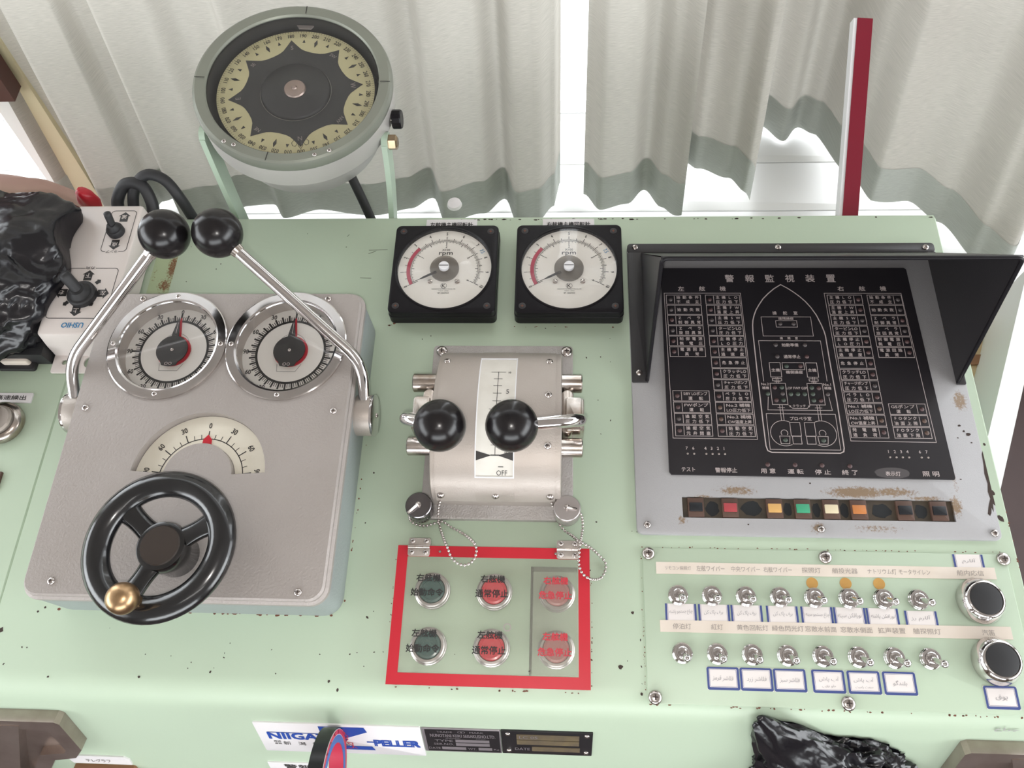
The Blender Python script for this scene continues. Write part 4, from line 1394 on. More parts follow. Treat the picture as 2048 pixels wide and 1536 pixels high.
# ================================================================== switch panel
sp_ = thing('switch_panel', (245, 121, 0), 'green switch panel with sixteen chrome toggles and paper labels', 'switch panel')
MB().rbox(79, 412.8, 52.3, 190.5, 0, 1.4, 1.5, .5).build('panel_plate', 'green_paint', sp_)
nut = MB()
nut.lathe([(9.2, 0), (9.2, 1), (8.8, 1.4), (8.6, 3.2), (7.9, 3.9), (6.4, 3.9), (6.3, 3.3), (5.6, 3.3), (5.4, 4.8), (4.6, 5.1), (3.2, 4.6)], n=28)
NUT = nut.mesh('toggle_switch', 'chrome')
lv = MB()
lv.tube([(0, 0, 3.6), (0, -3.0, 12), (0, -6.2, 22.5)], [2.9, 2.6, 2.1], 12)
lv.sph((0, -7.2, 26), 3.5, 16, 12)
LEV = lv.mesh('toggle_lever', 'chrome', 60)
for r, (v, du) in enumerate(((146.6, 110.4), (95.4, 111.3))):
    for i in range(8):
        x = du + 30.85 * i
        t = inst(NUT, 'toggle_switch', sp_, (x, v + .1 * i, 1.4))
        inst(LEV, 'toggle_lever', t, (x, v + .1 * i, 1.4))
for x, y in ((380.3, 147.2), (382.8, 95.3)):
    bb = MB().lathe([(20.6, 1.4), (20.8, 3), (20.2, 5.5), (18.6, 10), (16.6, 13.6), (15.4, 14.6), (14.4, 14.8), (14.0, 14)], (x, y, 0), 48).build('push_button', 'chrome', sp_, 60)
    MB().lathe([(14, 13), (13.8, 14.4), (12.5, 14.9), (.1, 15.1)], (x, y, 0), 40).build('button_pad', 'black_rubber', bb)
def strip(x0_, x1_, y0_, y1_, yr0, yr1, names):
    s = MB()
    s.loft([[(x0_, y0_, 1.4), (x1_, yr0, 1.4), (x1_, yr1, 1.4), (x0_, y1_, 1.4)], [(x0_, y0_, 2.0), (x1_, yr0, 2.0), (x1_, yr1, 2.0), (x0_, y1_, 2.0)]])
    s = s.build('label_strip', 'tape_cream', sp_, 0)
    for nm, x, w_, h_ in names:
        t = (x - x0_) / (x1_ - x0_)
        yc = (y0_ + y1_) / 2 * (1 - t) + (yr0 + yr1) / 2 * t
        MB().text(nm, x, yc, 5, 2.12, width=w_, height=h_, bold=0).build('lettering', 'ink_faded', s, 0)
strip(91.3, 399.8, 166, 177, 167, 177.8, [('リモコン探照灯', 111.6, 24, 3.6), ('左舷ワイパー', 141.7, 26, 5.2), ('中央ワイパー', 174, 26.5, 5.2), ('右舷ワイパー', 203.4, 26, 5.2), ('探照灯', 234, 17, 5), ('艏投光器', 264.5, 23, 5), ('ナトリウム灯', 298.1, 26, 5), ('モータサイレン', 327.4, 28, 4.6), ('船内応信', 377.2, 24, 5)])
strip(92.5, 402.2, 113.4, 123.9, 114.2, 125.2, [('停泊灯', 112.2, 16.5, 5), ('紅灯', 143.7, 10.5, 5), ('黄色回転灯', 175.4, 28, 5), ('緑色閃光灯', 206.6, 28, 5), ('窓散水前面', 235.8, 27.5, 5), ('窓散水側面', 267.2, 28, 5), ('拡声装置', 298, 24, 5), ('艢探照灯', 328.7, 24, 5), ('汽笛', 381.8, 11, 5)])
def sticker(x0_, x1_, y0_, y1_, lines, full, px0=None):
    s = MB().box(x0_, x1_, y0_, y1_, 1.45, 1.75).build('paper_sticker', 'paper', sp_, 0)
    b_ = MB()
    if full:
        b_.frame(rrect(x0_, x1_, y0_, y1_, 1.6, 3), rrect(x0_ + 1.9, x1_ - 1.9, y0_ + 2.2, y1_ - 1.5, .6, 3), 1.72, 1.84)
        b_.build('border', 'border_blue', s, 0)
        b_ = MB()
        b_.frame(rrect(x0_ + 2.4, x1_ - 2.4, y0_ + 2.7, y1_ - 2.0, .5, 3), rrect(x0_ + 2.6, x1_ - 2.6, y0_ + 2.9, y1_ - 2.2, .4, 3), 1.72, 1.84)
        b_.build('inner_line', 'border_blue', s, 0)
    else:
        for xx in (x0_, x1_ - 1.9):
            MB().box(xx, xx + 1.9, y0_, y1_, 1.72, 1.84).build('border', 'border_blue', s, 0)
        MB().box(x0_ + 2.5, x0_ + 2.7, y0_, y1_, 1.72, 1.84).build('inner_line', 'border_blue', s, 0)
        MB().box(x1_ - 2.7, x1_ - 2.5, y0_, y1_, 1.72, 1.84).build('inner_line', 'border_blue', s, 0)
    t = MB()
    n = len(lines)
    for q, (s_, w_) in enumerate(lines):
        yy = (y0_ + y1_) / 2 + (0 if n == 1 else (1.8 if q == 0 else -4.0))
        t.text(fa(s_), (x0_ + x1_) / 2 + random.uniform(-.6, .6), yy, 5, 1.92, width=w_, height=(4.8 if n == 1 or q == 0 else 2.6), shear=.15, bold=0, rot=random.uniform(-.03, .05))
    t.build('handwriting', 'ink_pencil', s, 0)
for i, tx in enumerate(('چراغ جستجو پاشنه', 'برف پاک کن', 'برف پاک کن', 'برف پاک کن', 'چراغ جستجو سینه', 'نورافکن سینه', 'نورافکن پاشنه', 'آلارم رز')):
    xc = (112.0, 142.0, 171.4, 203.3, 234.2, 263.3, 292.3, 326)[i]
    sticker(xc - 14.2, xc + 14.2, 124, 138.8 - (1.6 if i == 7 else 0), [(tx, 21 if i in (0, 4, 5, 6) else 17)], False)
for xc, tx in ((145.7, [('فلاشر قرمز', 18)]), (174.6, [('فلاشر زرد', 17)]), (203.6, [('فلاشر سبز', 17)]), (236.8, [('آب پاش', 17), ('جلو عقب', 12)]), (267.2, [('آب پاش', 17), ('سمت راست', 15)]), (297.6, [('بلندگو', 12)])):
    sticker(xc - 14.1, xc + 14.1, 65.2, 84.4, tx, True)
sticker(367.4, 395.4, 56.2, 75, [('بوق', 10)], True)
sticker(364.4, 391.6, 177, 189.6, [('آلارم', 12)], False)
for x, y in ((233.5, 160.2), (263.8, 160.6), (293.9, 160.9)):
    MB().lathe([(5.3, 1.4), (5.3, 1.75)], (x, y, 0), 24).build('round_sticker', 'dot_amber', sp_, 0)
for x, y in ((84.6, 185), (248.6, 184.6), (409.8, 186), (85.4, 57.6), (251.2, 57.2), (408, 57)):
    inst(SCR6, 'screw', sp_, (x, y, 1.4))

# ================================================================== magnetic compass on its bracket
CC = Vector((-303.5, 688, 108))
CN = Vector((0.075, -0.077, 1)).normalized()
E1 = (Vector((1, 0, 0)) - CN * CN.x).normalized()
E2 = CN.cross(E1)
def cmp_(p):
    return CC + E1 * p.x + E2 * p.y + CN * p.z
cp = thing('magnetic_compass', (-298, 590, -60), 'large round magnetic compass with grey rim on a green yoke behind the console', 'compass')
MB(cmp_).lathe([(0.1, -112), (60, -110), (80, -101), (88, -90), (95, -70), (101, -58), (102, -46), (108, -44), (111, -42), (111.6, -16), (111, -14), (100, -13)], n=72, cap=False).build('bowl', 'bowl_silver', cp, 40)
MB(cmp_).lathe([(108, -16), (111.2, -15), (112.4, -12), (112.4, -5), (111, -1.6), (108.5, 0), (98.5, -1.2), (96.9, -3), (96.6, -5)], n=96, cap=False).build('rim', 'rim_green', cp, 30)
MB(cmp_).lathe([(96.3, -46), (96.3, -4)], n=72, cap=False).build('inner_wall', 'card_black', cp)
MB(cmp_).lathe([(96.4, -46), (96.4, -45)], n=72).build('bowl_floor', 'card_black', cp)
gr = MB(cmp_)
for a in (88, 180, 2, 262):
    gr.tick((0, 0), math.radians(a), 98.5, 110, 0.9, 0.25)
gr.build('rim_marks', 'ink_black', cp, 0)
NA = math.radians(-79)       # bearing of north on the card
def ca(d):
    return NA - math.radians(d)
zc = -19.0
card = MB(cmp_).lathe([(90, zc - 1), (90, zc)], n=72).build('card', 'card_cream', cp)
st = []
for k in range(8):
    a = ca(45 * k)
    st.append((77 * math.cos(a), 77 * math.sin(a)))
    for q, r in ((5, 68.5), (9.5, 63), (14, 60.5), (18.5, 59.6), (22.5, 59.2), (26.5, 59.6), (31, 60.5), (35.5, 63), (40, 68.5)):
        a2 = ca(45 * k + q)
        st.append((r * math.cos(a2), r * math.sin(a2)))
cs = MB(cmp_)
n = len(st)
cs.add([(x, y, zc + .25) for x, y in st] + [(0, 0, zc + .25)], [(i, (i + 1) % n, n) for i in range(n)])
cs.build('star', 'card_black', card, 0)
k = MB(cmp_)
z = zc + .3
for d in range(0, 360, 10):
    a = ca(d)
    k.text('%03d' % d, 83 * math.cos(a), 83 * math.sin(a), 6, z, rot=a - PI / 2, height=5.0, sx=.8)
for d in range(0, 360, 2):
    k.tick((0, 0), ca(d), 87.4 if d % 10 else 86.6, 89.6, .35, z)
for i in range(32):
    d = i * 11.25
    if i % 4 == 0:
        continue
    a = ca(d)
    u = Vector((math.cos(a), math.sin(a)))
    nn = Vector((-u.y, u.x))
    if i % 2 == 0:
        k.poly([tuple(u * 79), tuple(u * 73.5 + nn * 2.0), tuple(u * 67), tuple(u * 73.5 - nn * 2.0)], z)
    else:
        k.poly([tuple(u * 77.5), tuple(u * 72.5 + nn * 1.9), tuple(u * 72.5 - nn * 1.9)], z)
a = ca(0)
u = Vector((math.cos(a), math.sin(a)))
nn = Vector((-u.y, u.x))
for s in (-1, 1):
    k.pline([tuple(u * q + nn * w * s) for q, w in ((63, 2), (66, 6), (70, 9.5), (74, 9), (75.5, 6), (73, 4), (70, 3.4), (67, 1.5))], .6, z)
    k.pline([tuple(u * q + nn * w * s) for q, w in ((79.5, 0), (75, 2.6), (71, 2.2), (67, .6))], .6, z)
k.build('markings', 'ink_black', card, 0)
k = MB(cmp_)
for d, s in ((0, 'N'), (45, 'NE'), (90, 'E'), (135, 'SE'), (180, 'S'), (225, 'SW'), (270, 'W'), (315, 'NW')):
    a = ca(d)
    k.text(s, 65.5 * math.cos(a), 65.5 * math.sin(a), 6, z + .1, rot=a - PI / 2, height=5.6 if len(s) == 1 else 4.4, sx=.9)
k.build('letters', 'ink_grey', card, 0)
MB(cmp_).ringarc((0, 0), 40, 40.8, zc + .3).build('card_ring', 'ink_dim', card, 0)
MB(cmp_).lathe([(40, zc + .2), (40, zc + 2), (38, zc + 4), (12, zc + 5)], n=48).build('card_dome', 'card_black', card, 60)
MB(cmp_).lathe([(12.6, zc + 4.2), (12.6, zc + 5.6), (11.6, zc + 7), (3.2, zc + 8.2), (2.4, zc + 9.4), (.1, zc + 9.8)], n=36).build('centre_cap', 'knob_bronze', card)
MB(cmp_).prism([(-10, 95.5), (10, 95.5), (7, 91), (-7, 91)], -17, -15).build('lubber_mark', 'ink_grey', cp)
MB(cmp_).lathe([(96.6, -5.2), (96.6, -4.2)], n=72).build('glass', 'glass', cp)
for x, y in ((-62, -84), (-51, -88), (36, -97), (51, -91)):
    inst(SCR3, 'screw', cp, cmp_(Vector((x * 1.02, y * 1.02, -.2))), rot=CN.to_track_quat('Z', 'Y').to_euler())
# yoke
for s in (-1, 1):
    pv = cmp_(Vector((s * 104, -46, -44)))
    ft = Vector((-298 + s * 88 + (2 if s > 0 else -4), 588, -52))
    mid = pv.lerp(ft, .5) + Vector((s * 4, 4, 4))
    arm = MB()
    lo = []
    for q in range(9):
        t = q / 8
        c = pv * (1 - t) ** 2 + mid * 2 * t * (1 - t) + ft * t * t
        w_ = 13 - 2 * t
        dr = Vector((s, 0, 0))
        ac = (ft - pv).normalized().cross(dr).normalized()
        lo.append([c + ac * w_ + dr * 3.2, c - ac * w_ + dr * 3.2, c - ac * w_ - dr * 3.2, c + ac * w_ - dr * 3.2])
    arm.loft(lo)
    am = arm.build('yoke_arm', 'bracket_green', cp, 40)
    MB().lathe([(12, -3.5), (12, 3.5)], pv, 24, (s, 0, 0)).build('arm_boss', 'bracket_green', am)
    fm = MB().box(ft.x - 8, ft.x + 8, 582, 594, -110, -48).build('arm_foot', 'bracket_green', am)
    if s < 0:
        continue
    MB().lathe([(9, 3.2), (9, 12), (6, 14)], pv, 6, (s, 0, 0)).build('hex_nut', 'nut_bronze', am, 20)
    kn = cmp_(Vector((s * 101, -20, -36)))
    MB().lathe([(3, 0), (3, 12)], kn, 12, (s, 0, 0)).build('screw_stem', 'worn_chrome', cp)
    MB().lathe([(10.5, 10), (11, 11), (11, 19), (10, 20.5)], kn, 14, (s, 0, 0)).build('thumb_knob', 'black_plastic', cp, 20)
MB().tube(catmull([tuple(cmp_(Vector((38, -20, -104)))), (-248, 636, -60), (-238, 618, -120), (-236, 612, -250), (-236, 640, -334)], 8), 6, 12).build('cable', 'black_rubber', cp, 60)

# ================================================================== searchlight remote box
rm = thing('remote_box', (-519, 484, 0), 'white searchlight remote box with two black rubber sticks, upside-down lettering', 'remote control')
b = MB()
x0, x1, y0, y1 = -558, -480, 398, 568
lp_ = lambda i, z, j=0: [(x, y, z) for x, y in rrect(x0 + i, x1 - i, y0 + i + j, y1 - i, 3, 3)]
b.loft([lp_(0, 3, -6), lp_(0, 20, -4), lp_(0, 38, 0), lp_(.6, 39.6), lp_(1.8, 40.2)])
b.build('box', 'white_enamel', rm, 30)
me = cut(MB().rbox(-557, -488, 371, 404, 1, 3, 2, .3).mesh('c', 'white_enamel', 0, ORI[rm.name]), [cyl((-515, 384), 7, -5, 9, 24).mesh('c', 'white_enamel', 0, ORI[rm.name]), cyl((-544, 384), 3.2, -5, 9, 20).mesh('c', 'white_enamel', 0, ORI[rm.name])])
o = bpy.data.objects.new('foot_plate', me); COL.objects.link(o); o.parent = rm; ORI[o.name] = ORI[rm.name]
z = 40.4
ik = MB()
wk = MB()
ik.pline(rrect(-515, -485.5, 504.2, 560.2, 4, 4), .7, z, True)
ik.pline(rrect(-554, -487.5, 418, 481.8, 4, 4), .7, z, True)
wk.box(-509, -494, 503, 505.6, z - .1, z + .15)
wk.box(-526, -514, 480.6, 483, z - .1, z + .15)
def arrow(x, y, rot, ch, s=1.0):
    ca_, sa_ = math.cos(rot), math.sin(rot)
    T = lambda p: (x + (p[0] * ca_ - p[1] * sa_) * s, y + (p[0] * sa_ + p[1] * ca_) * s)
    ik.poly([T(p) for p in ((-4.6, -6.5), (4.6, -6.5), (4.6, 1.2), (7, 1.2), (0, 6.8), (-7, 1.2), (-4.6, 1.2))], z + .05)
    if ch:
        wk.text(ch, x - (0), y + 0, 6, z + .2, rot=PI, height=5.6, width=6)
arrow(-498.5, 551.5, 0, '滅')
arrow(-500.4, 513.4, PI, '点')
arrow(-519.9, 472.4, 0, '下')
arrow(-497.5, 449.3, -PI / 2, '左')
arrow(-522, 427.2, PI, '上')
arrow(-544.7, 450.2, PI / 2, '右')
arrow(-506.5, 464.2, -PI / 4, None, .5)
arrow(-507.6, 435.8, -3 * PI / 4, None, .5)
arrow(-536.1, 436.3, 3 * PI / 4, None, .5)
ik.text('ランプ', -501.5, 503.8, 5, z + .25, rot=PI, width=13, height=3.4)
ik.text('方向', -520, 482, 5, z + .25, rot=PI, width=10, height=3.6)
ik.build('printing', 'ink_black', rm, 0)
wk.build('white_printing', 'white_enamel', rm, 0)
MB().text('USHIO', -521, 409.4, 8, z + .1, rot=PI, width=24, height=6.2, bold=.03, shear=.1).build('maker_name', 'ink_cyan', rm, 0)
for (x, y, r, tip, rr) in ((-502.4, 530.5, 9.5, (-501.5, 537, 68), 4.2), (-518.5, 446.3, 15.5, (-528, 456, 70), 6.4)):
    bt_ = MB().lathe([(r, 40), (r, 46), (r * .92, 47.5), (r * .78, 48), (r * .74, 50), (r * .5, 54)], (x, y, 0), 30).build('rubber_boot', 'black_rubber', rm)
    tp = Vector(tip)
    bs = Vector((x, y, 47))
    d = tp - bs
    MB().tube([bs, bs + d * .3, bs + d * .8, bs + d * .95, tp], [rr * 1.15, rr * .95, rr, rr * .92, rr * .5], 16).build('stick', 'black_rubber', bt_, 60)
cb = MB().tube(catmull([(-520, 572, 18), (-520, 584, 30), (-505, 594, 46), (-485, 592, 46), (-478, 580, 30), (-480, 570, 16)], 8), 7, 12).build('cable_boot', 'black_rubber', rm, 60)
MB().tube(catmull([(-505, 574, 14), (-498, 590, 38), (-480, 602, 52), (-460, 600, 46), (-448, 590, 24), (-446, 588, -20), (-447, 602, -90)], 8), 6.5, 12).build('cable', 'black_rubber', rm, 60)
for x, y in ((-486, 470),):
    inst(SCR3, 'screw', rm, (-479.8, y, 22), rot=(0, PI / 2, 0))
MB().box(-603, -559, 383, 424, 0.1, 22).build('foam_block', 'black_rubber', rm, 0)

# ================================================================== left end of the console
rk = thing('rocker_switch', (-593, 388, 0), 'cream rocker switch in a grey surround beneath the black bag', 'switch')
MB().rbox(-618, -575, 374, 404, 0, 5, 3, 1).build('surround', 'hood_dark', rk)
MB().rbox(-612, -580, 379, 401, 4, 13, 3, 2.5).build('rocker', 'tape_cream', rk)
b = MB()
for i, s in enumerate(('開', '閉')):
    b.text(s + s, -592, 395 - 6 * i, 4, 13.2, width=9, height=3.6)
b.build('lettering', 'brown_wood', rk, 0)
lb = thing('name_plate', (-590, 341, 0), 'narrow white engraved plate beside the chrome rotary knob', 'plate')
MB().rbox(-630, -569, 335.5, 347, 0, 1.8, .8, .4).build('plate', 'white_plate', lb)
MB().text('低高速繰出', -597, 341.3, 5, 2.0, width=43, height=5.4).build('lettering', 'ink_black', lb, 0)
kb = thing('rotary_knob', (-592, 311, 0), 'round chrome rotary switch knob beside the grey steering unit', 'knob')
MB().lathe([(23, 0), (23.5, 4), (22, 9), (18, 11), (17, 9)], (-592, 311, 0), 40).build('ring', 'worn_chrome', kb, 50)
MB().lathe([(16.5, 8), (16, 13), (14, 15), (.1, 15.4)], (-592, 311, 0), 36).build('dial', 'satin_steel', kb)
MB().box(-594, -590, 298, 324, 15, 21).build('grip', 'worn_chrome', kb)
dk = thing('dark_socket', (-597, 249, 0), 'dark square socket plate below the chrome rotary knob', 'socket')
MB().rbox(-622, -575, 238, 257, 0, 3, 1, .5).build('frame', 'key_brown', dk)
MB().box(-618, -579, 241, 254, 3, 3.3).build('opening', 'matte_black', dk, 0)

# ================================================================== crumpled black bags
def bag(name, c, r, seed, label, tip=None, flat=None, level=6, amp=.17, fold=(.42, .11)):
    bm = bmesh.new()
    bmesh.ops.create_icosphere(bm, subdivisions=level, radius=1)
    sd = Vector((seed * 3.1, seed * 1.7, seed))
    for v in bm.verts:
        d = v.co.normalized()
        w1 = d + Vector((noise.noise(d * 3 + sd), noise.noise(d * 3 - sd), noise.noise(d * 3 + sd * 3))) * .22
        k = 1 + amp * noise.noise(d * 1.5 + sd)
        k -= amp * 0.7 * abs(noise.noise(d * 2.6 + sd * 2))
        k -= amp * fold[0] * abs(noise.noise(Vector((w1.x * 4.5, w1.y * 11, w1.z * 5)) + sd))
        k -= amp * fold[1] * abs(noise.noise(Vector((w1.x * 7, w1.y * 30, w1.z * 10)) - sd))
        p = Vector((d.x * r[0], d.y * r[1], d.z * r[2])) * k
        if tip:
            td, tl, sh_ = tip
            q = max(0.0, d.dot(Vector(td).normalized()))
            p += Vector(td).normalized() * tl * q ** sh_
        p = Vector(c) + p
        if flat is not None:
            p = flat(p)
        v.co = p * 0.001
    me = bpy.data.meshes.new(name)
    bm.to_mesh(me)
    bm.free()
    me.materials.append(MATS['bag_film'])
    me.polygons.foreach_set('use_smooth', [True] * len(me.polygons))
    me.set_sharp_from_angle(angle=math.radians(65))
    o = bpy.data.objects.new(name, me)
    COL.objects.link(o)
    return tag(o, label, 'bag')
def on_top(p):
    if p.z < 1.0 and p.y < 590:
        p.z = 1.0 + (p.z - 1) * 0.01
    lim = -561 if p.z < 41 else -546 + 6 * math.sin(p.y * .07)
    if p.x > lim:
        p.x = lim + (p.x - lim) * .05
    return p
bag('plastic_bag', (-660, 464, 30), (122, 116, 76), 3, 'black crumpled plastic bag beside the white remote box', tip=((.8, .6, .2), 26, 6), flat=on_top)
def bag_apron(p):
    q = Vector((p.x, p.y, max(p.z, 1.5)))
    return Vector(apron(q))
bag('plastic_bag', (256, 108, 6), (82, 74, 48), 11, 'black crumpled plastic bag hanging on the console front', tip=((-.55, -.83, 0), 64, 16), flat=bag_apron, amp=.25, fold=(.75, .12))
pc = bag('folded_cloth', (-800, 718, -225), (120, 50, 140), 5, 'pinkish brown cloth bundle behind the black plastic bag', level=4, amp=.08)
pc['category'] = 'cloth'
pc.data.materials[0] = MATS['pink_cloth']
rb_ = bag('red_ribbon', (-566, 596, 16), (13, 9, 22), 8, 'small red ribbon tied behind the remote box', level=3, amp=.2)
rb_['category'] = 'ribbon'
rb_.data.materials[0] = MATS['pointer_red']

# ================================================================== plates on the sloping front
def apu(p):
    return apron(Vector((p.x, -p.y, p.z)))
ng = thing('maker_sign', apu(Vector((-206, -66, 0))), 'white sign with blue lettering on the console front, behind the tape roll', 'sign')
MB(apu).rbox(-286, -127.2, -95.6, -36.5, 0, 1.6, 1.5, .4).build('plate', 'white_plate', ng)
b = MB(apu)
z = 1.8
b.text('NIIGATA', -241, -62, 14, z, width=70, height=12.5, bold=.05)
b.seg((-276, -54.6), (-212, -55.2), 1.0, z + .2)
b.poly([(-224, -40), (-180.5, -40), (-178.6, -49), (-203, -64), (-212, -64), (-203, -52), (-224, -50)], z)
b.poly([(-207, -62), (-199, -64), (-210, -78), (-178, -78.5), (-175.5, -86), (-226, -86)], z + .06)
b.text('-', -178, -69, 8, z, width=7.5, height=2)
b.text('PELLER', -152.8, -70.5, 12, z, width=43, height=11.8, bold=.07)
b.build('blue_lettering', 'ink_blue', ng, 0)
b = MB(apu)
b.spread('新潟鐵工所', -232, -77.5, 14.5, 8, z)
b.text('株式', -270, -73.5, 3, z, width=7, height=3.2)
b.text('会社', -270, -78, 3, z, width=7, height=3.2)
b.build('black_lettering', 'ink_black', ng, 0)
b = MB(apu)
b.pline([(-203, -41), (-200, -52), (-204, -56), (-199, -64), (-203, -70), (-196, -72), (-197, -82), (-203, -84)], .9, z + .15)
b.pline([(-200, -44), (-204, -48), (-198, -58), (-204, -66), (-198, -76), (-193, -83)], .7, z + .22)
b.build('red_emblem', 'ink_red', ng, 0)
n1 = thing('rating_plate', apu(Vector((-89, -61, 0))), 'black rating plate headed TRADE MARK, next to the white sign', 'plate')
MB(apu).rbox(-126.5, -52.8, -84.4, -37.4, 0, 1.4, .8, .3).build('plate', 'name_metal', n1)
MB(apu).box(-123.5, -54, -82.5, -39, 1.4, 1.6).build('black_field', 'name_black', n1, 0)
b = MB(apu)
z = 1.75
b.text('TRADE', -105, -42.8, 4, z, width=14.5, height=3.4)
b.text('MARK', -75, -42.8, 4, z, width=13, height=3.4)
b.ringarc((-91, -42.8), 1.3, 1.8, z, n=16)
b.ringarc((-87.6, -42.8), 1.3, 1.8, z, n=16)
b.seg((-89.3, -40.4), (-89.3, -45), .5, z)
b.text('NUNOTANI KEIKI SEISAKUSHO.LTD.', -88.5, -50.2, 5, z, width=61, height=6, bold=.02)
b.text('AMAGASAKI', -98, -55.3, 3, z, width=14, height=2)
b.text('JAPAN', -72, -55.3, 3, z, width=9, height=2)
b.text('TYPE', -107, -60.6, 4, z, width=17, height=4)
b.text('SER.NO.', -107.5, -67.6, 4, z, width=19, height=4)
b.text('DATE', -117, -76.4, 4, z, width=11, height=4.2)
b.text('WT.', -81, -76.4, 4, z, width=8, height=4.2)
b.text('Kg', -57.8, -76.4, 4, z, width=5, height=4)
for (xa, xb, ya, yb) in ((-96, -64, -63.4, -58), (-96, -64, -70.6, -65), (-110, -87, -79, -73.6), (-75, -62, -79, -73.6)):
    b.box(xa, xb, ya, yb, 1.5, z)
b.build('lettering', 'name_metal', n1, 0)
n2 = thing('date_plate', apu(Vector((-10, -61, 0))), 'black plate with bronze bars and DATE field beside the TRADE MARK plate', 'plate')
MB(apu).rbox(-52.3, 32.4, -83.4, -37, 0, 1.6, .8, .3).build('plate', 'name_black', n2)
b = MB(apu)
for (xa, xb, ya, yb) in ((-38, 20, -53, -43), (-38, 20, -63, -54.2), (-24, 21, -76, -67.5)):
    b.box(xa, xb, ya, yb, 1.6, 2.0)
b.build('bronze_bars', 'name_bronze', n2, 0)
b = MB(apu)
b.text('DATE', -33, -71.6, 5, 2.1, width=14, height=5)
b.text('LC 05', -27, -47.8, 5, 2.2, width=17, height=5)
b.build('lettering', 'name_metal', n2, 0)
ap_rot = (PI / 2 - (PI / 2 - AP_A) + (PI / 2 - 2 * AP_A) * 0, 0, 0)
q0, q1 = Vector(apu(Vector((0, 0, 0)))), Vector(apu(Vector((0, 0, 1))))
APR = Vector((0, 0, 1)).rotation_difference((q1 - q0).normalized()).to_euler()
for x, y in ((-46, -43), (27, -43), (-46, -77), (27, -77)):
    inst(SCR3, 'screw', n2, apu(Vector((x, y, 1.4))), rot=APR)
l2 = thing('name_tag', apu(Vector((-262, -140, 0))), 'white tag on the console front beneath the blue-lettered sign', 'tag')
MB(apu).rbox(-292, -232, -150, -123, 0, 1.5, .6, .3).build('plate', 'white_plate', l2)
MB(apu).text('警報', -262, -130, 8, 1.7, width=28, height=9).build('lettering', 'ink_black', l2, 0)
l3 = thing('name_tag', apu(Vector((-471, -132, 0))), 'white tag above the brown box on the console front', 'tag')
MB(apu).prism([(-504, -126), (-500, -123), (-442, -123.4), (-437.5, -129), (-438.5, -140.6), (-501, -140.4)], 0, 1.6).build('plate', 'white_plate', l3)
MB(apu).text('テレグラフ', -472, -133, 6, 1.75, width=26, height=7).build('lettering', 'ink_grey', l3, 0)
b3 = tag(MB(apu).rbox(-503, -437, -260, -145, 0, 9, 3, 1.5).build('brown_box', 'brown_wood'), 'brown wooden box under a white tag on the console front', 'box')
# steel rails on the front
def handle(name, mir, ox, label):
    M = (lambda x: ox + x) if not mir else (lambda x: ox - x)
    h = thing(name, apu(Vector((ox, -60, 0))), label, 'handle', 'steel grab brackets on the console front')
    xf = lambda p: apu(Vector((M(p.x), p.y, p.z)))
    b = MB(xf)
    po = [(-150, -28), (9, -28), (13, -32), (13, -86), (0, -104), (-25, -111), (-62, -172), (-150, -172)]
    b.frame(po, [(-138, -44), (-10, -44), (-4, -50), (-4, -88), (-8, -94), (-36, -100), (-70, -156), (-138, -156)], 0, 12)
    b.build('surround', 'handle_steel', h, 30)
    MB(xf).prism([(-148, -30), (8, -30), (12, -34), (11, -84), (-1, -102), (-27, -109), (-64, -170), (-148, -170)], .5, 3).build('back_plate', 'handle_steel', h)
    b = MB(xf)
    b.loft([[(-66, -36, 3), (-28, -36, 3), (-28, -36, 13), (-66, -36, 13)], [(-132, -176, 3), (-84, -176, 3), (-84, -176, 22), (-132, -176, 22)]])
    b.build('bar', 'handle_steel', h)
    inst(SCR4, 'screw', h, xf(Vector((-8, -54, 3))), rot=APR)
handle('grab_bracket', False, -479, 'worn steel grab bracket beside the brown box on the console front')
handle('grab_bracket', True, 369, 'worn steel grab bracket beside the hanging black bag')
# roll of tape hung on the front
tr = thing('tape_roll', apu(Vector((-222, -98, 46))), 'roll of black adhesive tape with red and blue rim hanging over the sign', 'tape')
TC_ = Vector((-208, -52, 45))
b = MB()
def apv(p):
    return apu(p)
def ring_x(b, r0, r1, xa, xb, n=56):
    for i in range(n):
        pass
    lo = []
    for x, r in ((xa, r0), (xa, r1), (xb, r1), (xb, r0), (xa, r0)):
        lo.append([(x, TC_.y + r * math.cos(2 * PI * i / n), TC_.z + r * math.sin(2 * PI * i / n)) for i in range(n)])
    return b.loft(lo, False, False)
ring_x(MB(apv), 34, 44, TC_.x - 6.5, TC_.x + 6.5).build('vinyl', 'tape_vinyl', tr, 30)
ring_x(MB(apv), 31, 34, TC_.x - 6.8, TC_.x + 6.8).build('core', 'tape_red', tr, 30)
ring_x(MB(apv), 34, 43.2, TC_.x + 6.5, TC_.x + 6.9).build('rim_label', 'white_plate', tr, 30)
ring_x(MB(apv), 38.6, 42.8, TC_.x + 6.7, TC_.x + 7.1).build('red_ring', 'tape_red', tr, 30)
ring_x(MB(apv), 31.5, 38, TC_.x + 6.7, TC_.x + 7.1).build('blue_ring', 'tape_blue', tr, 30)
tx = MB(lambda p: apv(Vector((TC_.x + 7.3, TC_.y + p.y, TC_.z + p.x))))
for i, ch in enumerate('PVC TAPE'):
    a = math.radians(150 - 17 * i)
    if ch != ' ':
        tx.text(ch, -40.7 * math.cos(a), 40.7 * math.sin(a), 4, 0, rot=-(a - PI / 2), height=3.2)
tx.build('lettering', 'white_plate', tr, 0)

